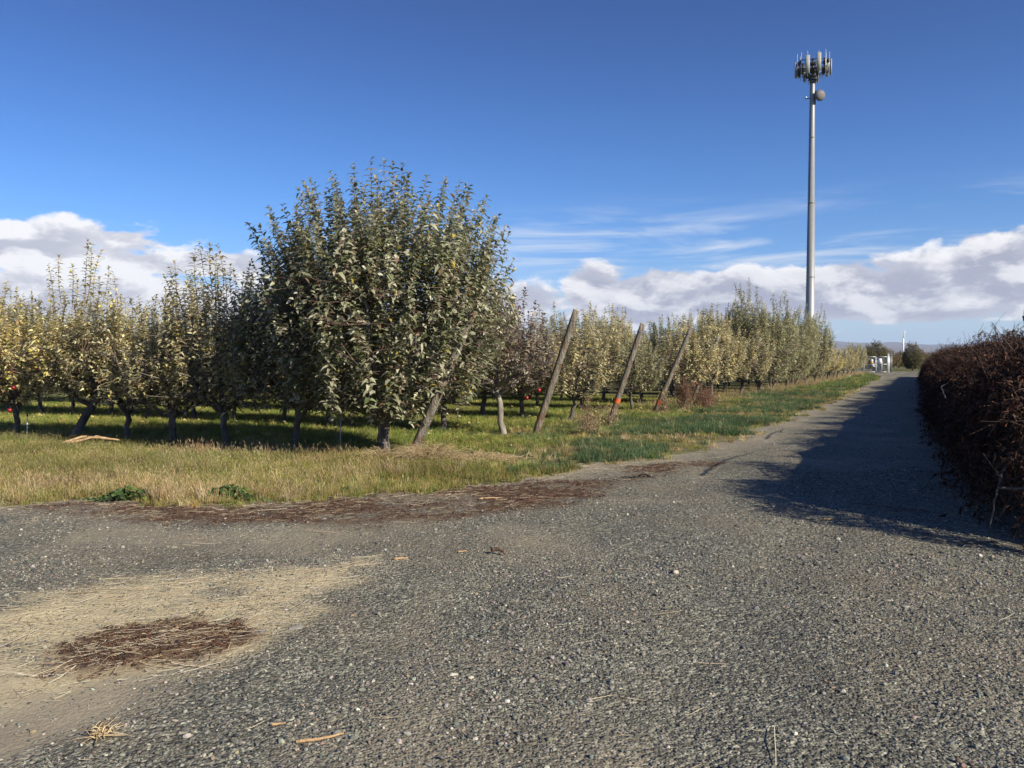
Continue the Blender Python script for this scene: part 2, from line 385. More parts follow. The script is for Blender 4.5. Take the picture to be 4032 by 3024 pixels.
def m_gravel():
    m, t, b, o = material('gravel')
    p = pos(t); mk = attr(t, 'col'); sp = t.node('ShaderNodeSeparateColor'); t.l.new(mk, sp.inputs[0])
    def vor(scale, what='Color'):
        v = t.node('ShaderNodeTexVoronoi'); t.put(v.inputs['Vector'], p); v.inputs['Scale'].default_value = scale; return v.outputs[what], v.outputs['Distance']
    c1, d1 = vor(75); c2, d2 = vor(38)
    big = t.noise(p, .55, 5.0, .62); mid = t.noise(p, 4.0, 5.0, .65)
    s1 = t.node('ShaderNodeSeparateColor'); t.l.new(c1, s1.inputs[0]); s2 = t.node('ShaderNodeSeparateColor'); t.l.new(c2, s2.inputs[0])
    g = t.math('ADD', t.mul(s1.outputs[0], .62), t.mul(s2.outputs[1], .38))
    st = t.ramp(g, [(.0, (.024, .023, .021)), (.30, (.083, .079, .069)), (.55, (.156, .147, .127)), (.78, (.27, .25, .212)), (1.0, (.54, .50, .42))])
    base = t.mix(t.smooth(big, .42, .66), st, t.mix(.5, st, (.16, .128, .098, 1)))
    base = t.mix(t.mul(t.smooth(mid, .55, .75), .45), base, (.095, .087, .074, 1))
    base = t.mix(t.mul(sp.outputs[2], .85), base, t.mix(mid, (.24, .195, .15, 1), (.36, .30, .235, 1)))
    mp = t.node('ShaderNodeMapping'); mp.inputs['Rotation'].default_value = (0, 0, TH); mp.inputs['Scale'].default_value = (1.0, .16, 1); t.l.new(p, mp.inputs[0])
    trk = t.noise(mp.outputs[0], 1.1, 4.0, .6, .3)
    base = t.mix(t.mul(t.smooth(trk, .50, .66), .80), base, t.mix(.55, base, (.22, .188, .15, 1)))
    base = t.mix(t.mul(t.smooth(trk, .47, .33), .45), base, t.mix(.5, base, (.06, .06, .058, 1)))
    stc = t.noise(t.vmul(p, (1, 2.5, 1)), 45.0, 4.0, .7)
    base = t.mix(t.mul(sp.outputs[0], .92), base, t.ramp(stc, [(.3, (.27, .215, .145)), (.55, (.46, .385, .27)), (.75, (.60, .525, .39))]))
    base = t.mix(t.mul(sp.outputs[1], .92), base, t.ramp(stc, [(.3, (.040, .022, .016)), (.55, (.105, .056, .037)), (.8, (.23, .14, .092))]))
    base = t.vmul(base, (1.06, 1.10, .99))
    h = t.add(t.mul(t.math('SUBTRACT', 1.0, t.math('MULTIPLY', d1, 1.0)), .5), t.mul(t.math('SUBTRACT', 1.0, d2), .8))
    setp(t, b, color=base, rough=.85, spec=.25, normal=bumpn(t, t.mul(t.add(h, t.mul(mid, .5)), t.mul(t.math('SUBTRACT', 1.0, t.mul(sp.outputs[2], .75)), t.math('SUBTRACT', 1.0, t.mul(sp.outputs[0], .6)))), .9, .016)); return m
def grow(a, step, end, k):
    r = [a]
    while r[-1] < end: r.append(r[-1] + step); step *= k
    return np.array(r[1:])
gs = np.concatenate([np.arange(-4, 14, .07), grow(13.97, .08, 120, 1.03)])
gt = np.concatenate([np.arange(-9, -3.2, .2), np.arange(-3.2, 9.5, .07), np.arange(9.5, 17.5, .14)])
S, T = np.meshgrid(gs, gt, indexing='ij')
X, Y = S * RX + T * NX, S * RY + T * NY
e = edge(X, Y)
def road_z(X, Y):
    s, t = ST(X, Y)
    r = hgt(X, Y) + (fbm(X * 3.1, Y * 3.1, 5, 3) - .5) * .030 + (fbm(X * 11, Y * 11, 6, 2) - .5) * .012
    ma, mb, mc = masks(X, Y)
    r = r + .05 * mb * (fbm(X * 7, Y * 7, 13, 3) - .25) + .045 * ma * (fbm(X * 5, Y * 8, 14, 3) - .3)
    return r - .02 * np.exp(-((t - 1.0) / .35) ** 2) - .02 * np.exp(-((t - 2.7) / .35) ** 2)
Z = road_z(X, Y) - .06 * sst(edge(X, Y), -.05, .5)
keep = (e[:-1, :-1] < .55) & ~((S[:-1, :-1] > 9) & (T[:-1, :-1] < -3.3)) & (S[:-1, :-1] < 119)
idx = np.arange(X.size).reshape(X.shape)
q = np.stack([idx[:-1, :-1], idx[1:, :-1], idx[1:, 1:], idx[:-1, 1:]], -1)[keep]
used = np.zeros(X.size, bool); used[q.ravel()] = True; remap = np.cumsum(used) - 1
mk = np.stack(masks(X, Y), -1).reshape(-1, 3)
V = np.stack([X, Y, Z], -1).reshape(-1, 3)
road = obj('gravel_road', new_mesh('gravel_road', V[used], remap[q], None, [m_gravel()], col=mk[used], smooth=True), kind='structure')
tag(road, 'grey gravel farm road with a bare track branching off', 'road')
def RZ(x, y): return float(road_z(np.array(x), np.array(y)))

# ---- loose stones
def stone_mesh(name, seed, mat, flat=.6, sub=1):
    import bmesh
    bm = bmesh.new(); bmesh.ops.create_icosphere(bm, subdivisions=sub, radius=1)
    r = np.random.default_rng(seed); pl = norm(r.normal(size=(7, 3))); dd = r.uniform(.55, .85, 7)
    for v in bm.verts:
        c = np.array(v.co)
        for n, d in zip(pl, dd):
            k = c @ n
            if k > d: c = c - n * (k - d)
        c = c * np.array([1, r.uniform(.68, .72), flat]) * (1 + r.normal(0, .03)); v.co = c
    me = bpy.data.meshes.new(name); bm.to_mesh(me); bm.free(); me.materials.append(mat); return me
M_STONE = m_tint('stone', rough=.75, detail=.6, spec=.35)
stones = [stone_mesh('stone_%d' % i, 100 + i, M_STONE, .45 + .05 * (i % 6), 2 if i < 4 else 1) for i in range(10)]
px, py = [], []
for n, a, b in ((90000, 2.6, 6.5), (70000, 6.5, 11.5), (30000, 11.5, 26)):
    x, y = grid_pts(n, -.66 * b, .66 * b, a, b); px.append(x); py.append(y)
x = np.concatenate(px); y = np.concatenate(py); e = edge(x, y); s_, t_ = ST(x, y)
ma, mb, mc = masks(x, y)
loose = np.maximum(sst(fbm(t_ * 1.0, s_ * .22, 19), .40, .62), .8 * sst(fbm(x * .5, y * .5, 29), .5, .7))
pr = (.16 + .84 * loose) * (1 - .85 * ma) * (1 - .9 * mb) * (1 - .72 * mc) * (e < .1) * in_view(x, y) * ((t_ > -.6) | (s_ < 9))
k = rng.random(len(x)) < pr; x, y = x[k], y[k]; n = len(x); far = np.hypot(x, y)
sz = np.clip(np.exp(rng.normal(-5.15, .45, n)), .003, .022) * (1 + .10 * np.clip(far - 6, 0, 9) / 2)
P = np.stack([x, y, road_z(x, y) + sz * .15], -1)
tint = pick([((.145, .147, .128), 5), ((.23, .228, .195), 4), ((.078, .080, .078), 4), ((.31, .29, .25), 2.6), ((.42, .395, .34), .8), ((.56, .53, .47), .10), ((.24, .19, .14), 1.2), ((.13, .145, .14), 2)], n, .18)
rot = np.stack([rng.normal(0, .3, n), rng.normal(0, .3, n), rng.uniform(0, 6.3, n)], -1)
scatter('loose_gravel', 'loose grey crushed stones lying over the gravel road', 'gravel', P, rot, sz[:, None] * rng.uniform(.8, 1.25, (n, 3)), tint, stones)

# ---- straw and dark plant litter lying on the gravel
def straw_mesh(name, seed, mat, w=.006):
    r = np.random.default_rng(seed); k = 4; u = np.linspace(-.5, .5, k)
    P = np.stack([u, np.cumsum(r.normal(0, .025, k)), np.abs(r.normal(0, .04, k))], -1)[None]
    V, q = tubes(P, np.full((1, k), w), 3); return new_mesh(name, V, q, None, [mat])
M_STRAW = m_tint('straw', .0, .6)
straws = [straw_mesh('straw_%d' % i, i, M_STRAW, .010 + .004 * (i % 3)) for i in range(8)]
x, y = grid_pts(150000, -9, 5, 2.4, 13.5); ma, mb, mc = masks(x, y); e = edge(x, y)
edge_s = sst(e, -1.0, -.2) * (x < 2.6) * (.35 + .65 * sst(fbm(x * 1.5, y * 1.5, 23), .4, .6))
pr = np.maximum.reduce([ma * .85, mb * .16, edge_s * .40, np.full(len(x), .006)]) * (e < .3) * in_view(x, y)
k = rng.random(len(x)) < pr; x, y = x[k], y[k]; n = len(x); mbk = mb[k]
ln = np.clip(np.exp(rng.normal(-2.85, .6, n)), .02, .30)
yaw = np.where(rng.random(n) < .45, rng.normal(.30, .5, n), rng.uniform(0, 3.2, n))
scatter('straw', 'pale dry grass stalks strewn on the gravel', 'straw', np.stack([x, y, road_z(x, y) + rng.uniform(.0, .02, n)], -1),
        np.stack([np.zeros(n), rng.normal(0, .06, n), yaw], -1), np.stack([ln, ln * .5 + .03, ln * .3 + .05], -1),
        pick([((.50, .42, .27), 4), ((.60, .53, .38), 3), ((.38, .30, .19), 2), ((.68, .63, .50), 1)], n), straws)
def flake_mesh(name, seed, mat):
    r = np.random.default_rng(seed); mb = MB()
    for _ in range(7):
        a = r.uniform(0, 6.3); c = np.array([r.normal(0, .5), r.normal(0, .5), r.uniform(0, .35)]); d = np.array([math.cos(a), math.sin(a), r.normal(0, .35)]) * r.uniform(.3, .9)
        mb.tube([c - d / 2, c + np.array([0, 0, r.uniform(0, .2)]), c + d / 2], [.05, .09, .03], 3, cap=False)
    return mb.mesh(name, mat)
M_FLAKE = m_tint('plant_litter', .0, .85)
flakes = [flake_mesh('flake_%d' % i, 40 + i, M_FLAKE) for i in range(6)]
x, y = grid_pts(120000, -7, 3.5, 3, 13.5); ma, mb, mc = masks(x, y); e = edge(x, y)
inb = poly_sd(x, y, BROWN) > -.4
pr = mb * np.where(inb, .9, .34) * (e < .3) * in_view(x, y); k = rng.random(len(x)) < pr; x, y = x[k], y[k]; n = len(x)
sc = rng.uniform(.012, .032, n)
scatter('plant_litter', 'dark brown broken plant litter in patches on the gravel', 'litter', np.stack([x, y, road_z(x, y) + .004], -1),
        np.stack([np.zeros(n), np.zeros(n), rng.uniform(0, 6.3, n)], -1), np.repeat(sc[:, None], 3, 1),
        pick([((.060, .032, .021), 5), ((.115, .060, .038), 4), ((.19, .115, .07), 1.8), ((.36, .26, .16), .7)], n), flakes)

# ================================================================== THE ORCHARD
def bright(pal, f, d=.27):         # lighter and dustier, as the sprayed autumn leaves are
    out = []
    for c, w in pal:
        g = (c[0] + c[1] + c[2]) / 3; q = d if w >= 1 else .05
        out.append((tuple(min(.8, (k + (g - k) * q) * f) for k in c), w))
    return out
PAL_HERO = [((.12, .145, .065), 4), ((.235, .255, .140), 5), ((.37, .37, .25), 5), ((.53, .51, .38), 3.6), ((.23, .155, .10), 1.0), ((.46, .36, .08), .25)]
PAL_KHAKI = bright([((.13, .125, .05), 3), ((.215, .19, .085), 5), ((.315, .27, .13), 4), ((.40, .335, .15), 2), ((.42, .30, .055), .5), ((.20, .13, .06), .6)], 2.34)
PAL_GOLD = bright([((.15, .135, .05), 2.5), ((.26, .215, .085), 4), ((.38, .31, .13), 4), ((.47, .38, .17), 2.5), ((.48, .33, .05), .8), ((.22, .14, .06), .6)], 2.21, .14)
PAL_GREEN = bright([((.105, .115, .05), 4), ((.16, .165, .075), 5), ((.235, .225, .115), 4), ((.31, .28, .15), 2), ((.34, .27, .06), .4)], 2.28)
PAL_PURPLE = bright([((.15, .115, .085), 4), ((.21, .165, .125), 4), ((.27, .235, .165), 3), ((.15, .145, .07), 2), ((.12, .07, .055), 1.5)], 1.84)
def bezier(a, b, c, k):
    u = np.linspace(0, 1, k)[:, None]; return a * (1 - u) ** 2 + 2 * b * u * (1 - u) + c * u * u
def gen_tree(seed, H=2.9, R=1.1, zb=.88, tr=.065, lean=(0, 0), nsh=60, shl=.55, ncl=700, leafL=.085, pal=PAL_KHAKI, lod=3, th=.75, flat=.28, ns=7, bark=None, extra=None, spurs=6, rag=.5, low=.35, wb=.6, splay=.22):
    r = np.random.default_rng(seed)
    lean = np.array([lean[0], lean[1], 0.])
    k = 7; u = np.linspace(0, 1, k)
    T = np.stack([u, u, u], -1) * np.array([lean[0], lean[1], th + .12]) + np.concatenate([r.normal(0, .02, (k, 2)), np.zeros((k, 1))], 1); T[:, 2] -= .12; T[0, :2] = 0; T[1, :2] *= .6
    rad = tr * np.interp(u, [0, .15, .35, 1], [1.55, 1.15, .95, .85])
    tm = MB(); tm.tube(T, rad, 10)
    top = T[-1]; sk = []; skr = []
    def env(rr, a=None):
        n = 0 if a is None else vnoise(np.cos(a) * rr / R * 2.1 + seed * 3.7, np.sin(a) * rr / R * 2.1 + seed * 1.3, seed) - .5
        return zb + (H - zb) * (1 - flat * np.clip(rr / R, 0, 1.2) ** 2.4) * (1 + rag * n)
    cen = lean * 1.0
    for i in range(ns):
        a = (i + r.uniform(-.3, .3)) / ns * 6.283; rr = R * r.uniform(.5, .85); ze = zb + (H - zb) * r.uniform(.32, .68)
        st = T[-1 - int(r.integers(0, 2))] + np.array([0, 0, -.02 * i / ns])
        en = cen + np.array([math.cos(a) * rr, math.sin(a) * rr, ze]); mid = st * .45 + en * .55 + np.array([math.cos(a), math.sin(a), 0]) * rr * .22 - np.array([0, 0, .22 * (ze - st[2])])
        B = bezier(st, mid, en, 9); B[1:-1] += r.normal(0, .025, (7, 3)); q = tr * np.linspace(.62, .16, 9)
        tm.tube(B, q, 7, False); sk.append(B[2:])
    L = bezier(top - np.array([0, 0, .05]), top + np.array([r.normal(0, .15), r.normal(0, .15), (H - th) * .5]), np.array([cen[0] * 1.3 + r.normal(0, .1), cen[1] * 1.3 + r.normal(0, .1), H * .82]), 9)
    tm.tube(L, tr * np.linspace(.75, .14, 9), 7, False); sk.append(L[1:])
    SK = np.concatenate(sk); lat = []
    for i in range(ns * 10):
        st = SK[r.integers(len(SK))]; out = st - cen; out[2] = 0; out = out / (np.linalg.norm(out) + .05) + r.normal(0, .5, 3); out[2] = r.normal(.25, .35)
        en = st + out * r.uniform(.25, .5); lat.append(bezier(st, st * .5 + en * .5 + np.array([0, 0, -.06]), en, 5))
    lat = np.array(lat); V, q = tubes(lat, np.tile(np.linspace(.016, .006, 5), (len(lat), 1)), 5); tm.raw(V, q)
    SK = np.concatenate([SK, lat.reshape(-1, 3)])
    # shoots
    a = r.uniform(0, 6.283, nsh); rr = R * np.sqrt(r.random(nsh)) * .97
    tip = np.stack([np.cos(a) * rr, np.sin(a) * rr, env(rr, a) * r.uniform(.80, 1.08, nsh)], -1) + cen
    lowm = r.random(nsh) < low; rl = R * r.uniform(.55, 1.0, nsh); zl_ = zb + .45 + (env(rl, a) - zb - .45) * r.uniform(.15, .95, nsh)
    rl = rl * (wb + (1 - wb) * sst(zl_, zb, zb + .45 * (H - zb)))
    tip = np.where(lowm[:, None], np.stack([np.cos(a) * rl, np.sin(a) * rl, zl_], -1) + cen, tip); rr = np.where(lowm, rl, rr)
    ln = np.minimum(shl * r.uniform(.55, 1.35, nsh), np.maximum(.25, tip[:, 2] - zb + .1))
    bs = tip - np.stack([np.cos(a) * rr / R * splay * ln, np.sin(a) * rr / R * splay * ln, ln * np.sqrt(1 - (splay * .9) ** 2)], -1) + r.normal(0, .05, (nsh, 3))
    # leafy points through the crown
    a = r.uniform(0, 6.283, ncl); rr = R * r.random(ncl) ** .42
    zl = zb - .12 + .25 * (rr / R) ** 2 * r.random(ncl); zh = env(rr, a) - shl * .75
    cl = np.stack([np.cos(a) * rr, np.sin(a) * rr, zl + (zh - zl) * r.random(ncl) ** .9], -1) + cen * (.3 + .7 * r.random((ncl, 1)))
    cl[:, :2] = cen[:2] + (cl[:, :2] - cen[:2]) * (wb + (1 - wb) * sst(cl[:, 2], zb - .15, zb + .42 * (H - zb)))[:, None]
    if extra: tip, bs, ln, cl = extra(r, tip, bs, ln, cl)
    nsh = len(tip); ncl = len(cl)
    ends = np.concatenate([bs, cl]); d2 = ((ends[:, None] - SK[None]) ** 2).sum(-1) + np.where(SK[None, :, 2] > ends[:, None, 2] + .1, .4, 0)
    st = SK[d2.argmin(1)]; u = np.linspace(0, 1, 4)[None, :, None]
    tw = st[:, None] * (1 - u) + ends[:, None] * u; tw[:, 1:3, 2] -= (.12 * np.linalg.norm(ends - st, axis=1) * np.r_[np.ones(nsh), r.uniform(-.5, 1, ncl)])[:, None]
    V, q = tubes(tw, np.tile(np.array([.0065, .0055, .0045, .0035]), (len(tw), 1)), 3)
    bm_ = MB(); bm_.raw(V, q)
    u = np.linspace(0, 1, 6)[None, :, None]; sp = bs[:, None] * (1 - u) + tip[:, None] * u + (u * (1 - u)) * r.normal(0, .12, (nsh, 1, 3)) * ln[:, None, None]
    V, q = tubes(sp, np.tile(np.linspace(.006, .0018, 6), (nsh, 1)), 3); bm_.raw(V, q)
    # leaves on shoots
    cnt = np.maximum(8, (ln / (leafL * .25)).astype(int)); ids = np.repeat(np.arange(nsh), cnt); j = np.concatenate([np.arange(c) for c in cnt]); uu = (j + r.random(len(j))) / cnt[ids]
    f = uu * 5; i0 = np.minimum(f.astype(int), 4); w = (f - i0)[:, None]
    P = sp[ids, i0] * (1 - w) + sp[ids, i0 + 1] * w; A = norm(sp[ids, i0 + 1] - sp[ids, i0])
    ph = j * 2.4 + r.random(nsh)[ids] * 6.28 + r.normal(0, .3, len(j)); ref = norm(np.cross(A, np.array([.3, .2, .1]) + r.normal(0, .02, A.shape))); ref2 = np.cross(A, ref)
    Rv = ref * np.cos(ph)[:, None] + ref2 * np.sin(ph)[:, None]; al = np.clip(r.normal(.95, .2, len(j)) - .45 * (uu > .9), .3, 1.5)[:, None]
    D = A * np.cos(al) + Rv * np.sin(al); Nn = A * np.sin(al) - Rv * np.cos(al)
    Ls = leafL * r.uniform(.9, 1.45, len(j)) * np.interp(uu, [0, .8, 1], [1.0, 1.0, .65])
    out = [leaves(P, D, Nn, Ls, Ls * r.uniform(.46, .60, len(j)), np.clip(r.normal(.55, .22, len(j)), .1, 1.0), r.uniform(.15, .6, len(j)), colours(r, pal, len(j)), lod)]
    # leaves on spurs
    ids = np.repeat(np.arange(ncl), spurs); m = len(ids)
    D = r.normal(0, 1, (m, 3)); D[:, 2] = D[:, 2] * .45 + .18; D = norm(D + .35 * norm((cl - cen) * np.array([1, 1, 0]))[ids]); Nn = norm(r.normal(0, .55, (m, 3)) + np.array([.25, -.15, 1.]))
    P = cl[ids] + r.normal(0, .03, (m, 3)); Ls = leafL * r.uniform(.5, 1.0, m)
    out.append(leaves(P, D, Nn, Ls, Ls * r.uniform(.45, .6, m), np.clip(r.normal(.42, .2, m), 0, .9), r.uniform(.1, .5, m), colours(r, pal, m), lod))
    Vs, Q, Tt, C = [], [], [], []; n0 = 0
    for v, qq, tt, c in out: Vs.append(v); Q.append(qq + n0); Tt.append(tt + n0); C.append(c); n0 += len(v)
    crown = new_mesh('crown', np.concatenate(Vs), np.concatenate(Q), np.concatenate(Tt), [M_LEAF], col=np.concatenate(C))
    return tm.mesh('trunk', bark or M_BARK, True), bm_.mesh('twigs', M_TWIG), crown
def colours(r, pal, n):
    c = np.array([p[0] for p in pal], float); w = np.array([p[1] for p in pal], float); k = r.choice(len(pal), n, p=w / w.sum())
    return np.clip(c[k] * (1 + r.normal(0, .14, (n, 1))), .01, .9)
def plant(meshes, x, y, label, rz=0.0, sc=1.0, scz=None, group=None, name='apple_tree', cat='apple tree'):
    o = thing(name, label, cat, (x, y, H1(x, y)), rz, group); o.scale = (sc, sc, scz or sc)
    obj('trunk', meshes[0], o); obj('twigs', meshes[1], o, kind='stuff'); obj('crown', meshes[2], o, kind='stuff')
    return o

hero = gen_tree(1, H=4.55, R=2.2, zb=.70, tr=.105, nsh=560, shl=1.1, ncl=1900, leafL=.105, low=.5, wb=.40, splay=.42, pal=PAL_HERO, th=.62, flat=.27, ns=11, spurs=6, rag=.18)
plant(hero, -2.12, 13.65, 'large dome-shaped dark green apple tree beside the first leaning post', .6)
def tall_top(r, tip, bs, ln, cl):      # a few open shoots far above the rest
    t2 = np.array([(.34, .1, 4.05), (.62, 0, 3.85), (.05, .1, 3.55), (-.12, -.1, 3.7), (.5, .2, 3.3), (.2, -.1, 3.2), (-.35, .0, 3.5), (.45, -.1, 3.95), (.72, .05, 3.5)]); l2 = np.array([1.4, 1.2, .8, 1.0, .8, .7, .9, 1.3, .9])
    return np.concatenate([tip, t2]), np.concatenate([bs, t2 - np.stack([.25 * t2[:, 0], 0 * l2, l2], -1)]), np.concatenate([ln, l2]), cl
A1 = gen_tree(11, H=3.1, R=1.25, tr=.06, pal=PAL_GREEN, lean=(.05, 0), nsh=130, ncl=480, shl=.75, leafL=.09)
A2 = gen_tree(12, H=2.8, R=1.35, zb=.75, tr=.065, pal=PAL_GOLD, lean=(.06, .05), nsh=84, ncl=440, shl=.6, leafL=.092, rag=.7)
A3 = gen_tree(13, H=2.75, R=1.3, tr=.07, pal=PAL_KHAKI, lean=(-.08, .02), nsh=78, ncl=440, shl=.7, leafL=.09, rag=.7)
A4 = gen_tree(14, H=2.6, R=1.2, zb=.95, tr=.085, pal=PAL_GOLD, lean=(.42, .05), nsh=80, ncl=380, extra=tall_top, th=.85, leafL=.095)
A5 = gen_tree(15, H=2.95, R=1.35, zb=.78, tr=.06, pal=PAL_GOLD, nsh=86, ncl=440, shl=.75, leafL=.092, rag=.6)
A6 = gen_tree(16, H=3.35, R=1.3, zb=.8, tr=.065, pal=PAL_KHAKI, nsh=140, ncl=460, shl=.85, leafL=.09)
A7 = gen_tree(17, H=3.0, R=1.3, tr=.065, pal=PAL_PURPLE, nsh=130, ncl=400, shl=.7, bark=M_PALEBARK, lean=(-.10, .0), th=1.05, zb=1.1, leafL=.095)
A8 = gen_tree(18, H=2.95, R=1.3, zb=.82, tr=.06, pal=PAL_KHAKI, nsh=120, ncl=460, shl=.65, lean=(.12, .06), leafL=.09, rag=.6)
T1 = gen_tree(19, H=4.2, R=1.55, tr=.08, pal=PAL_GREEN, nsh=240, ncl=900, shl=.8, leafL=.10, zb=.7)
T2 = gen_tree(20, H=4.4, R=1.7, tr=.08, pal=PAL_GREEN, nsh=260, ncl=950, shl=.8, leafL=.10, zb=.6, flat=.5)
def row_xy(s, t): return W(s - .09 * (t - 8.1), t)
FIRST = [(9.67, A1, 'slim green apple tree on the left under the edge of the big tree', .2, 1.02), (11.15, A6, 'apple tree with upright green shoots against the cloud', 1.0, 1.0),
         (12.3, A3, 'khaki apple tree in the front row with a thin dark trunk', 2.0, .96),
         (13.5, A8, 'dusty khaki apple tree in the front row with a wavy trunk', .5, .95), (14.85, A4, 'golden apple tree with a leaning forked trunk and tall open top shoots', RAD(10), 1.0),
         (16.3, A5, 'golden apple tree in the front row beside the picture edge', 3.0, 1.0), (17.6, A2, 'golden apple tree cut by the picture edge, last of the front row', 4.4, 1.0)]
for t, mesh, lab, rz, sc in FIRST:
    x, y = row_xy(11.0, t); plant(mesh, x, y, lab, rz, sc, sc * .96)
ORD = ['second', 'third', 'fourth', 'fifth', 'sixth', 'seventh', 'eighth', 'ninth', 'tenth', 'eleventh', 'twelfth', 'thirteenth', 'fourteenth', 'fifteenth', 'sixteenth', 'seventeenth', 'eighteenth', 'nineteenth', 'twentieth', 'twenty-first', 'twenty-second']
ROW_S = [15.5 + 4.2 * k for k in range(21)]
NTREE = [12, 14, 12, 10, 8, 7, 6, 6, 5, 5, 4, 4, 4, 3, 3, 3, 3, 3, 3, 3, 3]
mid_pool = [A6, A3, A8, A1, A5, A2]
LOOK = {id(m[2]): w for m, w in ((A1, 'green'), (A2, 'golden'), (A3, 'khaki'), (A4, 'golden'), (A5, 'golden'), (A6, 'khaki'), (A7, 'purplish'), (A8, 'khaki'), (T1, 'bushy green'), (T2, 'bushy green'))}
for k, s0 in enumerate(ROW_S):
    for j in range(NTREE[k]):
        t = (8.15 if k < 3 else 7.5) + 1.5 * j + rng.uniform(-.2, .2); x, y = W(s0 + rng.uniform(-.15, .15) - .02 * j, t)
        big = 6 <= k <= 10
        mesh = A7 if (k == 0 and j == 0) else ((T1 if (k + j) % 2 else T2) if big and j < 2 else mid_pool[int(rng.integers(len(mid_pool)))])
        sc = 1.0 if (k == 0 and j == 0) else float(rng.uniform(.84, 1.10)) * (1.06 if big and j < 2 else 1.0)
        if k >= 9: sc *= .98
        if j == 0: lab = ('purplish apple tree with a bleached trunk at the road end of the second row' if k == 0 else
                          ('tall ' if big else '') + 'apple tree at the road end of the %s row from the front' % ORD[k])
        else: lab = '%s%s apple tree, %s from the road in the %s row' % ('tall ' if big and j < 2 else '', LOOK[id(mesh[2])], ORD[j - 1], ORD[k])
        plant(mesh, x, y, lab, float(rng.uniform(0, 6.28)) if not (k == 0 and j == 0) else .3, sc, sc * float(rng.uniform(.80, 1.02)), None if j == 0 else 'apple trees of the %s row' % ORD[k])

# ---- leaning end posts with their wires
def m_post():
    m, t, b, o = material('weathered_post'); v = objc(t)
    n = t.noise(t.vmul(v, (6, 6, .7)), 3.0, 6.0, .7, .3); f = t.noise(t.vmul(v, (30, 30, 1.5)), 2.0, 3.0, .6)
    c = t.ramp(n, [(.28, (.09, .075, .055)), (.45, (.21, .185, .145)), (.6, (.33, .30, .25)), (.75, (.42, .39, .34))])
    st = t.smooth(t.noise(t.vmul(v, (9, 9, .5)), 1.6, 3.0, .5, .2), .52, .66)
    c = t.mix(t.mul(st, .75), c, (.17, .075, .03, 1))
    setp(t, b, color=c, rough=.88, spec=.2, normal=bumpn(t, t.add(n, t.mul(f, 2.0)), 1.0, .03)); return m
M_POST = m_post(); M_WIRE = simple('galvanised_wire', (.32, .32, .31), .45, .6); M_BAND = simple('orange_band', (.62, .13, .035), .6, var=.2, scale=20)
M_CUT = simple('cut_wood', (.42, .33, .22), .85, var=.25, scale=30)
def end_post(x, y, lean_d, ztop, label, band=None, rad=.073, wires=True, seed=0, group=None):
    o = thing('end_post', label, 'post', (x, y, H1(x, y)), math.atan2(-NY, -NX), group)   # local +x points from the row to the road
    r = np.random.default_rng(seed); k = 12; u = np.linspace(0, 1, k)
    P = np.stack([u * lean_d, np.zeros(k), u * ztop], -1); d = np.array([lean_d, 0, ztop]); d /= np.linalg.norm(d)
    P[0] -= d * .25
    m = MB(); rr = rad * np.linspace(1.08, .92, k) * (1 + r.normal(0, .02, k))
    m.tube(P, rr, 14); obj('shaft', m.mesh('shaft', M_POST, False), o)
    m = MB(); m.tube([P[-1] - d * .004, P[-1] + d * .006], [rr[-1] * .97, rr[-1] * .9], 14); obj('cut_top', m.mesh('cut_top', M_CUT), o)
    for h in ((.62, .93) if wires else ()):
        p = P[0] * (1 - h) + P[-1] * h; m = MB()
        a = np.linspace(0, 6.283, 15); ring = np.stack([np.cos(a) * rad * 1.1, np.sin(a) * rad * 1.1, -np.cos(a) * .03], -1) + p
        m.tube(ring, .004, 4, False)
        e = np.array([-6.0, 0, p[2] - .1]); q = np.stack([p + (e - p) * v - np.array([0, 0, .12 * v * (1 - v)]) for v in np.linspace(0, 1, 8)]); m.tube(q, .004, 4)
        obj('wire', m.mesh('wire', M_WIRE), o)
    if band:
        m = MB(); p0, p1 = P[0] + (P[-1] - P[0]) * band, P[0] + (P[-1] - P[0]) * (band + .042)
        m.tube([p0, p1], [rad * 1.09, rad * 1.085], 14, False); m.tube([p0, p1], [rad * 1.05, rad * 1.04], 14, False); obj('orange_band', m.mesh('orange_band', M_BAND), o)
    return o
end_post(-1.62, 13.35, 1.15, 2.32, 'leaning weathered post half hidden inside the big dome-shaped tree', seed=1)
end_post(.49, 17.3, .92, 2.58, 'tallest leaning wooden post standing clear right of the big tree', seed=2)
end_post(2.47, 20.82, .85, 2.45, 'leaning wooden post with a clear orange band near its foot', band=.27, seed=3)
x, y = W(24.2, 7.42); end_post(x, y, 1.08, 2.5, 'leaning wooden post with an orange band behind red-brown weeds', band=.16, seed=4)
x, y = W(28.3, 7.42); end_post(x, y, .95, 2.35, 'leaning wooden post half buried in foliage, fourth of the clear line', seed=5, rad=.065)
for k in range(5, 20):
    s0 = ROW_S[k] + .1; x, y = W(s0, 7.45 + rng.uniform(-.1, .1))
    end_post(x, y, float(rng.uniform(.75, 1.05)), float(rng.uniform(2.1, 2.5)), 'pale leaning end post at the foot of the %s row of trees' % ORD[k], seed=20 + k, wires=False, rad=.07)

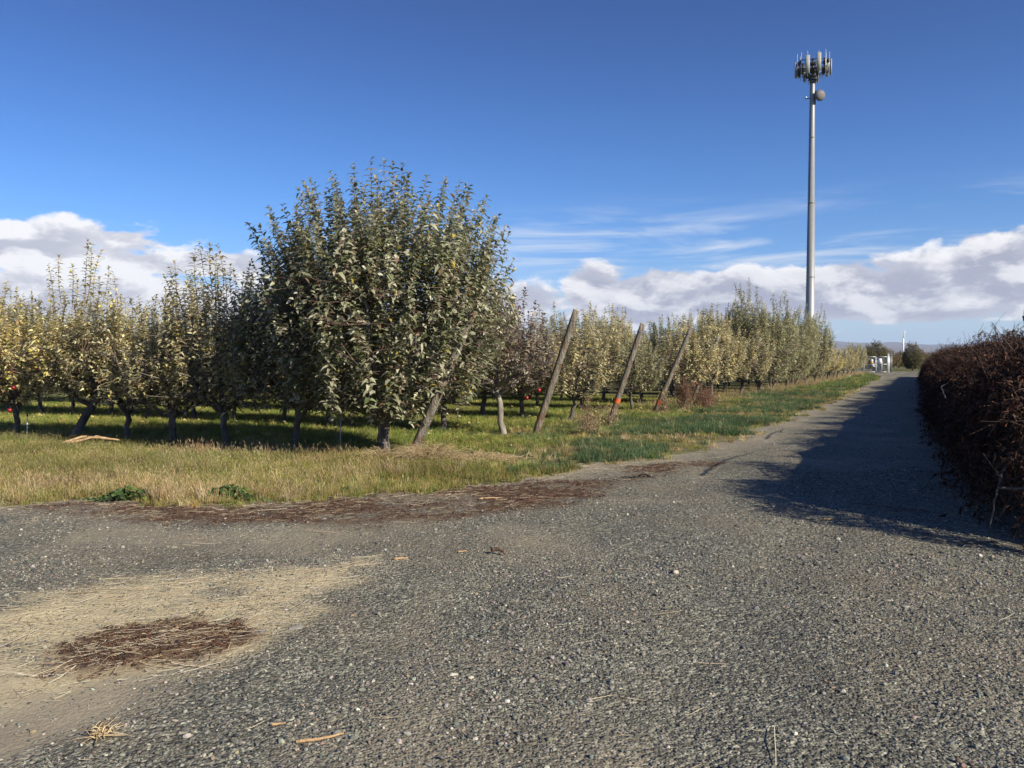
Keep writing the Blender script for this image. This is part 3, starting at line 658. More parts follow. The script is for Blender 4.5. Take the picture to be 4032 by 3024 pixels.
# ================================================================== BRUSH PILE along the right of the road
PAL_DEAD = [((.048, .023, .015), 6), ((.085, .039, .025), 4), ((.022, .014, .010), 6), ((.15, .075, .043), 1.3), ((.25, .15, .09), .3)]
M_DTWIG = simple('dead_twig', (.075, .048, .036), .8, var=.4, scale=9)
M_BLOCKER = simple('heap_blocker_dark', (.030, .018, .013), .95, var=.4, scale=5, bump=.6)  # brown-black colour of the added blocker, keeps the heap's inside in shade
HB, HH = 2.3, 1.91                       # half width and height of the heap
def heap_chunk(seed, Ln=2.4, nleaf=14000, ntw=900, cap=False):
    r = np.random.default_rng(seed)
    def surf(x, a):                       # a 0..pi over the cross-section, 0 = road side foot
        if cap: k = np.sqrt(np.clip(1 - np.clip(-x / (Ln * .5), 0, 1) ** 2.2, 0, 1))
        else: k = np.ones_like(x)
        lump = 1 + .46 * (fbm(x * 1.0 + seed * 7.7, a * 2.2 + seed, 5 + seed, 3) - .5)
        c, s = np.cos(a), np.sin(a)
        y = np.sign(c) * np.abs(c) ** .6 * HB * (.55 + .45 * k) * lump; z = np.abs(s) ** .46 * HH * k * lump
        return np.stack([x, y, z], -1)
    def take(n, amin=-.0, amax=2.3):
        x = r.uniform(-Ln / 2 - .15, Ln / 2 + .15, n); a = amin + (amax - amin) * r.random(n) ** 1.5
        p = surf(x, a); e = .03; nn = norm(np.cross(surf(x, a + e) - p, surf(x + e, a) - p)); nn *= np.sign((nn * (p - np.array([0, 0, .6]))).sum(-1, keepdims=True) + 1e-9)
        return p, nn, a
    # twigs first, dead leaves hang on them
    p, nn, a = take(ntw); L = r.uniform(.12, .5, ntw) * np.where(a > .9, 1.15, .8) * np.where(r.random(ntw) < .06, 1.8, 1)
    d = norm(nn * .55 + r.normal(0, .55, (ntw, 3)) + np.array([0, 0, .15])); u = np.linspace(0, 1, 6)[None, :, None]
    tw = (p - nn * .22)[:, None] + d[:, None] * u * L[:, None, None] + np.array([0, 0, -1.])[None, None] * u * u * (L * r.uniform(-.1, .55, ntw))[:, None, None]
    V, q = tubes(tw, np.tile(np.linspace(.006, .0018, 6), (ntw, 1)), 3)
    tmesh = new_mesh('dead_twigs', V, q, None, [M_DTWIG])
    n1 = int(nleaf * .5); i = r.integers(0, ntw, n1); f = r.random(n1) * 4.99; k0 = f.astype(int); w = (f - k0)[:, None]
    P1 = tw[i, k0] * (1 - w) + tw[i, k0 + 1] * w; D1 = norm(tw[i, k0 + 1] - tw[i, k0] + r.normal(0, .9, (n1, 3)) * np.linalg.norm(tw[i, k0 + 1] - tw[i, k0], axis=1)[:, None]) + np.array([0, 0, -.35])
    p, nn, a = take(nleaf - n1); P2 = p - nn * (r.random(len(p)) ** 1.5 * .28)[:, None]; D2 = r.normal(0, 1, P2.shape) + np.array([0, 0, -.6])
    P = np.concatenate([P1, P2]); D = np.concatenate([D1, D2]); m = len(P); Ls = np.clip(np.exp(r.normal(-3.25, .45, m)), .014, .10)
    V, q, t, c = leaves(P, D, norm(r.normal(0, 1, (m, 3))), Ls, Ls * r.uniform(.18, .5, m), r.uniform(0, 1.3, m), r.uniform(.3, 1.2, m), colours(r, PAL_DEAD, m), 1)
    return new_mesh('dead_leaves', V, q if len(q) else None, t, [M_DEAD], col=c), tmesh
def brush_pile():
    o = thing('brush_pile', 'long heap of dead brown brushwood along the right side of the road', 'brush pile', (*W(0, 0), 0), -TH + math.pi / 2)   # local x along the road, y to its left
    kinds = [heap_chunk(i + 1) for i in range(4)]; end = heap_chunk(9, 2.9, 17000, 1100, True)
    n = 0; s0 = 8.85; tl = lambda s: float(np.interp(s, [7, 14, 25, 42, 82], [-.52, -.24, -.10, .18, .65])) - HB
    r = np.random.default_rng(3)
    for i in range(34):
        s = s0 + 2.15 * i; ms = end if i == 0 else kinds[int(r.integers(4))]
        for nm, m in (('dead_leaves', ms[0]), ('dead_twigs', ms[1])):
            c = obj(nm, m, o, (s, tl(s) + (0 if i == 0 else r.uniform(-.12, .10)), -.05), 'stuff')
            if nm == 'dead_leaves': zs = (1, .97, 1.0) if i == 0 else (1.0, float(r.uniform(.9, 1.06)), float(r.uniform(.84, 1.10)) * (1 if s < 55 else .9))
            c.scale = zs
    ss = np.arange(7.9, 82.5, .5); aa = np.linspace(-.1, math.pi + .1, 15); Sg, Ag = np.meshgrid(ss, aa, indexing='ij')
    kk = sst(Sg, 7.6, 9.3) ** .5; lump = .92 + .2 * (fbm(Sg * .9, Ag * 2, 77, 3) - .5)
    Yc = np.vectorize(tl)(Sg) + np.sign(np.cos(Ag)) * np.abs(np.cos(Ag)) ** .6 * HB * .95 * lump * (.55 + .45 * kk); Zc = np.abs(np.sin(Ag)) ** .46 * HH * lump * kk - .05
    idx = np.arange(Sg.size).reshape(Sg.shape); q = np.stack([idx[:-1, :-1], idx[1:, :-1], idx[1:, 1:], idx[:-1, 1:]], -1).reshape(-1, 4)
    obj('heap_light_blocker', new_mesh('heap_light_blocker', np.stack([Sg, Yc, Zc], -1), q, None, [M_BLOCKER], smooth=True), o)  # added solid mound under the leaves, blocks light so the heap's shadow is solid
    LIMBS = [  # (points s,t,z), radius
        ([(8.9, -.75, .70), (8.3, -.55, .60), (8.02, -.51, .47), (7.97, -.47, .32), (7.95, -.45, .16)], .011),
        ([(8.02, -.51, .47), (8.0, -.62, .48), (7.9, -.9, .52), (7.85, -1.2, .46)], .010), ([(8.15, -.53, .55), (8.1, -.46, .66), (8.15, -.4, .74)], .007),
        ([(8.0, -.5, .02), (7.8, -.2, .03), (8.2, .25, .03)], .010), ([(9.3, .0, .02), (9.35, .35, .03), (9.5, .75, .02)], .010),
        ([(11.0, -.14, 1.1), (11.5, -.10, 1.22), (12.2, -.2, 1.25)], .008),
        ([(10.4, -.9, 1.98), (11.4, -.95, 2.06), (12.6, -1.05, 2.10), (13.6, -1.15, 2.06)], .015), ([(16.0, -.7, 1.95), (17.2, -.8, 2.06), (18.6, -.9, 2.08)], .014),
        ([(20.5, -.9, 1.9), (20.9, -.9, 2.15), (21.0, -1.0, 2.35)], .007), ([(11.8, -1.0, 1.9), (12.0, -1.0, 2.15), (12.3, -1.05, 2.3), (12.7, -1.2, 2.32)], .005), ([(9.9, -1.0, 1.85), (10.0, -1.1, 2.15), (10.2, -1.3, 2.38), (10.5, -1.35, 2.34)], .004)]
    for pts, rad in LIMBS:
        p = np.array(pts, float); m = MB(); u = np.linspace(0, len(p) - 1, 14); q = np.stack([np.interp(u, np.arange(len(p)), p[:, i]) for i in range(3)], -1)
        q[1:-1] = (q[:-2] + q[1:-1] * 2 + q[2:]) / 4; q += np.random.default_rng(int(rad * 1e4)).normal(0, rad * .35, q.shape)
        m.tube(q, rad * np.linspace(1.15, .45, 14), 7); obj('limb', m.mesh('limb', M_GREYLIMB, True), o)
brush_pile()

# ================================================================== CELL TOWER
M_STEEL = simple('galvanised_steel', (.30, .31, .31), .5, .25, .12, 2.0); M_PANEL = simple('antenna_panel', (.34, .345, .32), .5, 0, .05, 3)
M_DARK = simple('dark_equipment', (.035, .036, .04), .6, .1, .3, 6); M_PIPE = simple('mount_pipe', (.55, .57, .60), .4, .4, .05, 3); M_RADOME = simple('dish_radome', (.13, .135, .14), .6, 0, .08, 2)
M_MARK = simple('red_mark', (.5, .08, .06), .6); M_CABLE = simple('black_cable', (.02, .02, .022), .5)
def cell_tower():
    D = 105.0; x, y = .3595 * D, D; o = thing('cell_tower', 'tall grey steel cell tower rising behind the orchard', 'tower', (x, y, 0), -math.atan2(x, y))   # local -y faces the camera
    m = MB(); zs = np.array([0, 21.4, 21.4, 36.9]); rr = np.array([.56, .405, .375, .255])
    a = np.arange(18) / 18 * 6.283
    V = np.concatenate([np.stack([np.cos(a) * r, np.sin(a) * r, np.full(18, z)], -1) for z, r in zip(zs, rr)]); q = [(k * 18 + i, k * 18 + (i + 1) % 18, k * 18 + 18 + (i + 1) % 18, k * 18 + 18 + i) for k in range(3) for i in range(18)]
    m.raw(V, q); obj('shaft', m.mesh('shaft', M_STEEL), o)
    for z, r in ((21.3, .43), (12.0, .485), (29.5, .325), (36.6, .42), (36.3, .34)):
        m = MB(); m.tube([(0, 0, z - .07), (0, 0, z + .07)], [r + .03, r + .03], 18); obj('collar', m.mesh('collar', M_STEEL if z < 36 else M_DARK), o)
    m = MB()
    for k in range(70):
        z = 3 + k * .48; r = np.interp(z, [0, 36.9], [.56, .255]); s = -1 if k % 2 else -.6
        m.tube([(-r * .97, s * .1, z), (-r - .17, s * .1, z)], .014, 4)
    obj('climbing_pegs', m.mesh('climbing_pegs', M_DARK), o, kind='stuff')
    m = MB(); m.tube([(-np.interp(z, [0, 36.9], [.60, .28]), .12, z) for z in np.linspace(1, 36.5, 12)], .03, 5); obj('cable_run', m.mesh('cable_run', M_CABLE), o)
    m = MB(); m.tube([(0, 0, 36.9), (0, 0, 39.3)], [.2, .17], 10); m.tube([(0, 0, 37.6), (0, 0, 37.9)], [.5, .5], 12); m.tube([(0, 0, 38.5), (0, 0, 38.75)], [.42, .42], 12); obj('top_mount', m.mesh('top_mount', M_DARK), o)
    for sct, fa in enumerate((-90 + 4, 32, 152)):               # three antenna sectors
        f = RAD(fa); F = np.array([math.cos(f), math.sin(f), 0]); S = np.array([-math.sin(f), math.cos(f), 0]); Zv = np.array([0, 0, 1.])
        c = F * 1.3 + Zv * 38.25
        m = MB()
        for dz in (-.55, .55): m.tube([c - S * 1.5 + Zv * dz, c + S * 1.5 + Zv * dz], .055, 6)
        for dx in (-.5, .5): m.tube([F * .2 + Zv * (38.0), c + S * dx * 2 + Zv * -.55], .07, 6); m.tube([F * .2 + Zv * 38.6, c + S * dx * 2 + Zv * .55], .05, 6)
        obj('sector_frame', m.mesh('sector_frame', M_DARK), o)
        M = Matrix(((S[0], F[0], 0), (S[1], F[1], 0), (0, 0, 1)))
        for j, dx in enumerate((-1.45, -.72, .60, 1.4)):
            m = MB(); m.tube([c + S * dx - Zv * 1.55 + F * .06, c + S * dx + Zv * (1.5 + .12 * (j % 2)) + F * .06], .038, 6); obj('mount_pipe', m.mesh('mount_pipe', M_PIPE), o)
            if (sct, j) in ((0, 1), (0, 2), (1, 0), (1, 1), (1, 3), (2, 1), (2, 2), (2, 3)):
                h = 2.2 if sct == 0 else 1.9; zo = (.10 if j == 2 else -.1) + (0 if sct == 0 else -.25); m = MB(); w = .50 if sct == 0 else .32
                p = c + S * dx + F * .26 + Zv * zo
                prof = np.array([(-w / 2, -.07), (w / 2, -.07), (w / 2, .02), (w * .36, .075), (-w * .36, .075), (-w / 2, .02)])
                V = np.concatenate([p + S * prof[:, :1] + F * prof[:, 1:] + Zv * z for z in (-h / 2, h / 2)]); n = 6
                m.raw(V, [(i, (i + 1) % n, n + (i + 1) % n, n + i) for i in range(n)] + [(0, 3, 2, 1), (0, 5, 4, 3), (6, 7, 8, 9), (6, 9, 10, 11)])
                obj('panel_antenna', m.mesh('panel_antenna', M_PANEL), o)
            m = MB(); m.box(c + S * (dx + .05) - F * .22 + Zv * (-.75 + .25 * (j % 3)), (.42, .24, .75 + .2 * (j % 2)), M); m.box(c + S * (dx - .1) - F * .18 + Zv * (.35), (.3, .2, .45), M); obj('radio_unit', m.mesh('radio_unit', M_DARK), o)
        for j in range(4):
            m = MB(); dx = -1.3 + j * .85; p0 = c + S * dx - F * .1 - Zv * .7
            m.tube([p0, p0 - Zv * .75 - F * .2, p0 - Zv * .55 - F * .75, np.array([F[0] * .25, F[1] * .25, 37.1])], .028, 4, False); obj('cable', m.mesh('cable', M_CABLE), o)
        if sct == 1:
            m = MB(); m.box(c + S * -.55 + F * .34 + Zv * .35, (.42, .14, .75), M); obj('panel_antenna', m.mesh('panel_antenna', M_PANEL), o)
    # microwave dish
    z = 34.55; f = RAD(-90 + 28); F = np.array([math.cos(f), math.sin(f), 0.]); S = np.array([-math.sin(f), math.cos(f), 0]); c = np.array([.84, -.32, z]); n = 24; V = []; prof = [(-.42, .30), (-.30, .52), (-.12, .66), (.0, .70), (.14, .685), (.26, .60), (.35, .42), (.40, .2)]
    for d, r in prof: V += [c + F * d + S * math.cos(k / n * 6.283) * r + np.array([0, 0, 1]) * math.sin(k / n * 6.283) * r for k in range(n)]
    V += [c + F * -.45, c + F * .41]; q = [(k * n + i, k * n + (i + 1) % n, k * n + n + (i + 1) % n, k * n + n + i) for k in range(len(prof) - 1) for i in range(n)]
    t = [(len(V) - 2, (i + 1) % n, i) for i in range(n)] + [(len(V) - 1, (len(prof) - 1) * n + i, (len(prof) - 1) * n + (i + 1) % n) for i in range(n)]
    m = MB(); m.raw(V, q, t); obj('microwave_dish', m.mesh('microwave_dish', M_RADOME, True), o)
    m = MB(); m.box(c + F * .415 + S * .18 + np.array([0, 0, .05]), (.26, .02, .09), Matrix(((S[0], F[0], 0), (S[1], F[1], 0), (0, 0, 1)))); obj('red_mark', m.mesh('red_mark', M_MARK), o)
    m = MB(); m.tube([(0, 0, z), c - F * .4], .08, 6); m.tube([(.33, -.1, z - 1.0), (.33, -.1, z + .7)], .06, 6); m.tube([(-.2, 0, z - .15), (-.85, 0, z - .15)], .05, 6); obj('dish_bracket', m.mesh('dish_bracket', M_DARK), o)
    m = MB(); m.box((-.8, 0, z - .02), (.26, .2, .2)); obj('small_lamp', m.mesh('small_lamp', M_PIPE), o)
cell_tower()

# ================================================================== FENCED COMPOUND at the end of the road
M_FENCE = simple('fence_steel', (.50, .52, .52), .4, .3, .08, 3); M_SLAT = simple('fence_slats', (.27, .29, .285), .6, 0, .12, 4)
M_SIGNW = simple('white_sign', (.80, .79, .76), .5, 0, .03, 2); M_SIGNY = simple('yellow_sign', (.75, .40, .06), .5, 0, .05, 2); M_SIGNB = simple('blue_grey_sign', (.42, .50, .60), .5, 0, .1, 2); M_CAB = simple('dark_cabinet', (.05, .052, .055), .6, .1, .2, 2); M_CABL = simple('grey_cabinet', (.30, .31, .32), .6, 0, .1, 2)
GX, GY = W(108.9, 4.75); GRZ = math.atan2(NY, NX)      # local x runs left along the front fence, local y towards the camera (-road)
def compound():
    def chain(m, x0, x1, z0, z1, y=0.0, step=.09):
        w, h = x1 - x0, z1 - z0
        for sgn in (1, -1):
            c = -h
            while c < w:
                a0, a1 = max(0, c), min(w, c + h)
                if a1 - a0 > .02:
                    p0 = (a0, a0 - c); p1 = (a1, a1 - c)
                    if sgn < 0: p0 = (w - p0[0], p0[1]); p1 = (w - p1[0], p1[1])
                    m.tube([(x0 + p0[0], y, z0 + p0[1]), (x0 + p1[0], y, z0 + p1[1])], .0045, 3, False)
                c += step * 1.414
    g = thing('double_gate', 'chain-link double gate with pale steel frame at the end of the road', 'gate', (GX, GY, 0), GRZ)
    for x0, x1 in ((.08, 1.28), (1.36, 2.56)):
        fm = MB()
        for z in (.08, 1.0, 1.9): fm.tube([(x0, 0, z), (x1, 0, z)], .042, 8)
        for x in (x0, x1): fm.tube([(x, 0, .05), (x, 0, 1.93)], .045, 8)
        lf = obj('gate_leaf', fm.mesh('gate_leaf', M_FENCE, True), g)
        cm = MB(); chain(cm, x0, x1, .08, 1.9, .0); obj('chain_link', cm.mesh('chain_link', M_FENCE), lf, kind='stuff')
    for x in (0.0, 2.65):
        m = MB(); m.tube([(x, 0, -.2), (x, 0, 2.35)], .055, 10); obj('gate_post', m.mesh('gate_post', M_FENCE, True), g)
    m = MB(); m.box((1.32, .05, .92), (.12, .06, .14)); m.tube([(1.28, .05, .1), (1.28, .05, 1.1)], .015, 6); obj('latch', m.mesh('latch', M_SIGNW), g)
    f = thing('chain_link_fence', 'chain-link fence with grey slats round the tower compound', 'fence', (GX, GY, 0), GRZ)
    runs = [((2.72, 0), (14, 0)), ((-.06, -.12), (.0, -11)), ((14, 0), (14, -11))]
    for a, b in runs:
        a = np.array(a); b = np.array(b); n = max(2, int(np.linalg.norm(b - a) / 2.6) + 1)
        for k in range(n):
            p = a + (b - a) * k / (n - 1); m = MB(); m.tube([(p[0], p[1], -.2), (p[0], p[1], 2.2)], .045, 8); m.tube([(p[0], p[1], 2.15), (p[0], p[1] + .25, 2.4)], .02, 6); obj('fence_post', m.mesh('fence_post', M_FENCE, True), f)
        m = MB()
        for z in (.06, 1.92): m.tube([(a[0], a[1], z), (b[0], b[1], z)], .03, 6)
        obj('rail', m.mesh('rail', M_FENCE), f)
        L = np.linalg.norm(b - a); d = (b - a) / L; ns = int(L / .11)
        for k in range(ns):
            p = a + d * (k + .5) * L / ns; m = MB(); ang = math.atan2(d[1], d[0]); m.box((p[0], p[1], .99), (.085, .012, 1.82), Matrix.Rotation(ang, 3, 'Z')) ; obj('slat', m.mesh('slat', M_SLAT), f)
    def sign(name, label, x, z, w, h, mat, y=.06, tri=False):
        o = thing(name, label, 'sign', (GX, GY, 0), GRZ); m = MB()
        if tri: m.raw([(x - w / 2, y, z - h / 2), (x + w / 2, y, z - h / 2), (x + w * .2, y, z + h / 2), (x - w / 2, y + .015, z - h / 2), (x + w / 2, y + .015, z - h / 2), (x + w * .2, y + .015, z + h / 2)], [(0, 1, 4, 3), (1, 2, 5, 4), (2, 0, 3, 5)], [(0, 2, 1), (3, 4, 5)])
        else: m.box((x, y, z), (w, .015, h))
        obj('sign_plate', m.mesh('sign_plate', mat), o); return o
    sign('notice_sign', 'white square sign on the right leaf of the double gate', .87, 1.38, .44, .62, M_SIGNW)
    s = sign('notice_sign', 'white and yellow sign on the left leaf of the double gate', 1.77, 1.45, .32, .26, M_SIGNW)
    m = MB(); m.box((1.76, .06, 1.20), (.36, .016, .23)); obj('yellow_plate', m.mesh('yellow_plate', M_SIGNY), s)
    sign('notice_sign', 'white three-cornered sign by the latch of the double gate', 1.56, .88, .40, .36, M_SIGNW, tri=True)
    sign('notice_sign', 'blue-grey sign on the fence left of the double gate', 3.35, 1.42, .56, .66, M_SIGNB, .08)
    for lab, x, y, d, mat in (('dark equipment cabinet rising above the fence behind the gate', .05, -5.5, (.55, .8, 2.1), M_CAB), ('grey equipment cabinet inside the compound seen through the gate', 1.3, -4.5, (1.3, .8, 1.6), M_CABL)):
        o = thing('equipment_cabinet', lab, 'cabinet', (GX, GY, 0), GRZ); m = MB(); m.box((x, y, d[2] / 2), d); obj('body', m.mesh('body', mat), o)
        m = MB(); m.box((x, y, d[2] + .03), (d[0] + .1, d[1] + .1, .06)); obj('lid', m.mesh('lid', M_CAB), o)
        m = MB(); m.box((x, y + d[1] / 2 + .01, d[2] / 2), (d[0] * .85, .02, d[2] * .85)); obj('door', m.mesh('door', mat), o)
compound()

# ================================================================== FAR ORCHARD, wind machine, hills
PAL_OLIVE = [((.10, .105, .045), 4), ((.16, .155, .07), 4), ((.24, .215, .10), 3)]
F1 = gen_tree(31, H=4.3, R=1.5, zb=.35, tr=.1, pal=PAL_OLIVE, nsh=150, ncl=2600, shl=.3, leafL=.15, lod=1, flat=.58, th=.5, rag=.2)
F2 = gen_tree(32, H=3.2, R=1.6, zb=.4, tr=.08, pal=[((.16, .13, .06), 4), ((.24, .185, .085), 4), ((.32, .26, .13), 2)], nsh=80, ncl=1500, shl=.3, leafL=.15, lod=1, flat=.45, rag=.3)
FAR = [(118, 1895, F1, 1.0, 'tall bushy olive tree rising behind the left leaf of the gate'), (117, 1971, F1, .95, 'rounded dark olive tree standing alone right of the gate'),
       (124, 1909, F2, 1.05, 'khaki tree directly behind the gate posts'), (128, 1984, F2, 1.0, 'pale tree tucked behind the rounded olive tree on its sunny side'), (150, 1997, F2, .95, 'low khaki tree between the rounded olive tree and the brush pile'),
       (150, 1928, F2, 1.0, 'russet tree right behind the fence corner'), (152, 1941, F2, .98, 'low russet tree between the fence and the rounded olive tree'), (165, 1953, F2, .95, 'small russet tree below the wind machine'), (116, 1876, F1, .85, 'dark tree behind the blue-grey sign'),
       (170, 2010, F2, 1.0, 'distant low tree at the tip of the brush pile'), (190, 2026, F2, 1.0, 'distant low tree showing just above the brush pile')]
for D, p, ms, sc, lab in FAR:
    plant(ms, (p * .46293 - 512) / 828 * D, D, lab, float(rng.uniform(0, 6)), sc, None, None, 'fruit_tree', 'tree')
def wind_machine():
    D = 330.0; x = .4723 * D; o = thing('wind_machine', 'white orchard wind machine far beyond the gate with one blade raised', 'wind machine', (x, D, 0), -.44)
    m = MB(); m.tube([(0, 0, 0), (0, 0, 10.2)], [.33, .2], 10); obj('mast', m.mesh('mast', M_SIGNW, True), o)
    m = MB(); m.box((0, 0, 10.3), (.5, .9, .5)); obj('gearbox', m.mesh('gearbox', M_CABL), o)
    for sg in (1, -1):
        m = MB(); c = np.array([0, -.55, 10.3]); d = np.array([.17, 0, .985]) * sg
        m.tube([c, c + d * .4, c + d * 1.6, c + d * 2.9], [.10, .2, .22, .12], 6); obj('blade', m.mesh('blade', M_SIGNW, True), o)
    m = MB(); m.box((.0, .8, .7), (1.6, 1.4, 1.4)); obj('engine_box', m.mesh('engine_box', M_CABL), o)
wind_machine()
def hills():
    m, t, b, o_ = material('dry_hills'); p = pos(t); n = t.noise(p, .0012, 5.0, .6)
    setp(t, b, color=t.ramp(n, [(.3, (.10, .085, .06)), (.55, (.17, .14, .10)), (.75, (.24, .20, .15))]), rough=.95, spec=.1)
    for nm, D, hh, seed, lab in (('hills', 9000, 1.0, 5, 'low blue-violet ridge beyond the orchard'), ('far_hills', 12500, 1.12, 9, 'pale farther ridge behind the first')):
        az = np.radians(np.linspace(-75, 85, 240)); k = np.array([0, .35, .7, 1.0, 1.4]); prof = np.array([0, .35, .8, 1.0, .75])
        a = np.degrees(az)
        h = np.interp(a, [-75, -30, 0, 18, 24.5, 27.5, 31, 40, 60, 85], [120, 190, 170, 185, 172, 128, 105, 115, 160, 130] if nm == 'hills' else [150, 180, 200, 190, 180, 150, 190, 175, 190, 160]) * D / 9000
        h = h * hh * (1 + .18 * (fbm(a * .35, 0 * a, seed, 4) - .5))
        Dk = D * (1 + k * .12); V = np.stack([np.sin(az)[:, None] * Dk, np.cos(az)[:, None] * Dk, h[:, None] * prof * (1 + .2 * (fbm(a[:, None] * .8, k[None] * 2 + 0 * a[:, None], seed + 3) - .5)) - 1.5 * (k == 0)], -1)
        idx = np.arange(len(az) * 5).reshape(-1, 5); q = np.stack([idx[:-1, :-1], idx[1:, :-1], idx[1:, 1:], idx[:-1, 1:]], -1).reshape(-1, 4)
        tag(obj(nm, new_mesh(nm, V, q, None, [m], smooth=True), kind='structure'), lab, 'hills')
hills()

# ================================================================== GRASS, WEEDS, FALLEN LEAVES
def tuft(name, seed, n, h0, h1, w, spread, bend, mat, heads=0):
    r = np.random.default_rng(seed); K = 4
    a = r.uniform(0, 6.283, n); rr = spread * np.sqrt(r.random(n)); b = np.stack([np.cos(a) * rr, np.sin(a) * rr, np.full(n, -.015)], -1)
    h = r.uniform(h0, h1, n); az = a + r.normal(0, .8, n); bd = np.abs(r.normal(bend, bend * .5, n))
    out = np.stack([np.cos(az), np.sin(az), np.zeros(n)], -1); sd = np.stack([-np.sin(az + r.normal(0, .8, n)), np.cos(az), np.zeros(n)], -1)
    V = []; u = np.linspace(0, 1, K)
    for k in range(K):
        c = b + out * (h * bd * u[k] ** 2)[:, None] + np.array([0, 0, 1.]) * (h * u[k] * (1 - .35 * bd * u[k]))[:, None]
        ww = w * (1 - u[k] ** 1.5) + .0006; V += [c - sd * ww * .5, c + sd * ww * .5]
    V = np.stack(V, 1).reshape(-1, 3); o = (np.arange(n) * 2 * K)[:, None, None]
    q = (np.array([(2 * k, 2 * k + 1, 2 * k + 3, 2 * k + 2) for k in range(K - 1)])[None] + o).reshape(-1, 4)
    m = MB(); m.raw(V, q)
    for i in range(heads):
        j = r.integers(n); p = V[j * 2 * K + 2 * K - 1]; d = out[j] * .5 + np.array([0, 0, .8]); m.tube([p, p + d * .03, p + d * .07], [.002, .0055, .001], 4, False)
    return m.mesh(name, mat)
M_GRASS = m_tint('grass_blade', .28, .55, spec=.3)
SHORT = [tuft('short_%d' % i, 200 + i, 34, .05, .13, .0065, .07, .55, M_GRASS) for i in range(5)]
TALL = [tuft('tall_%d' % i, 220 + i, 24, .12, .34, .006, .07, .45, M_GRASS, 5) for i in range(5)]
ROWS = [None] + ROW_S
def row_dist(x, y):
    s, t = ST(x, y); d = np.abs(s - (11.0 - .09 * (t - 8.1)))
    for s0 in ROW_S: d = np.minimum(d, np.abs(s - s0))
    return d
GREEN = [((.15, .195, .040), 4), ((.22, .265, .060), 4), ((.31, .31, .09), 2.6), ((.42, .36, .13), 1.0)]
YELG = [((.24, .22, .065), 4), ((.33, .28, .095), 4), ((.19, .20, .055), 3), ((.47, .39, .18), 2.4)]
DRY = [((.42, .33, .17), 4), ((.52, .43, .25), 3), ((.33, .25, .125), 3), ((.24, .17, .09), 1)]
BLUEG = [((.055, .105, .040), 4), ((.085, .145, .060), 4), ((.15, .19, .095), 2)]
def grass(name, label, x, y, pal, protos, smin, smax, keep, zs=1.0):
    k = keep & in_view(x, y, 1.0) & ((name in ('tall_dry_grass', 'straw_grass')) | (rng.random(len(x)) > .9 * np.exp(-(((x + .6) / 1.3) ** 2 + ((y - 12.6) / .6) ** 2) * 1.2))); x, y = x[k], y[k]; n = len(x); sc = rng.uniform(smin, smax, n)
    P = np.stack([x, y, hgt(x, y)], -1)
    patch = np.clip(.55 + .9 * fbm(x * .9, y * .9, 211), .6, 1.4)
    scatter(name, label, 'grass', P, np.stack([rng.normal(0, .1, n), rng.normal(0, .1, n), rng.uniform(0, 6.3, n)], -1), np.stack([sc, sc, sc * zs * rng.uniform(.8, 1.2, n)], -1), pick(pal, n, .16) * patch[:, None] * np.stack([.85 + .3 * fbm(x * .5, y * .5, 221), np.ones(n), np.ones(n)], -1), protos)
# green alleys between the tree rows
x, y = grid_pts(52000, -22, 9, 10, 34); e = edge(x, y); s_, t_ = ST(x, y); d = row_dist(x, y)
grass('alley_grass', 'short green grass in the alleys between the tree rows', x, y, GREEN, SHORT, .8, 1.35, (e > .2) & (s_ > 8.8) & (t_ > 6.0) & ((d > .7) | (rng.random(len(x)) < .25)) & (fbm(x * .7, y * .7, 131) > .25))
# rough grass in front of the first row
x, y = grid_pts(30000, -12, 3, 8.5, 17); e = edge(x, y); s_, t_ = ST(x, y); gold = sst(fbm(x * .6, y * .9, 141) + .25 * sst(x, -2.5, -5.5) * sst(e, 1.8, .3) - .25 * sst(x, -3, -.5), .47, .70)
front = (e > .0) & (s_ < 10.9) & (t_ > 4.6); cl = sst(fbm(x * 1.7, y * 1.7, 151), .18, .5); rr = rng.random(len(x)); gd = rng.random(len(x)) < gold
blond = np.exp(-(((x + .7) / 1.3) ** 2 + ((y - 12.55) / .65) ** 2) * 1.2); low = np.maximum(sst(x, -2.6, -1.2) * sst(e, 1.5, .6), blond)
grass('rough_grass', 'yellow-green rough grass in front of the first tree row', x, y, YELG + GREEN[2:] + DRY[:2] + [((.16, .19, .05), 2)], TALL, .30, .68, front & (rr < cl) & ~gd & (rng.random(len(x)) > low), .9)
grass('tall_dry_grass', 'tall golden dry grass along the edge of the gravel', x, y, DRY, TALL, .34, .85, front & (rr < cl * .6) & gd & (rng.random(len(x)) > low))
x, y = grid_pts(26000, -12, 3.5, 8.5, 17); e = edge(x, y); s_, t_ = ST(x, y)
grass('mixed_turf', 'low green turf at the foot of the rough grass', x, y, GREEN + YELG + [((.16, .10, .055), 2)], SHORT, .6, 1.1, (e > -.15) & (s_ < 10.9) & (t_ > 4.4) & (rng.random(len(x)) < .3 + .7 * sst(fbm(x * 1.3, y * 1.3, 157), .25, .55)))
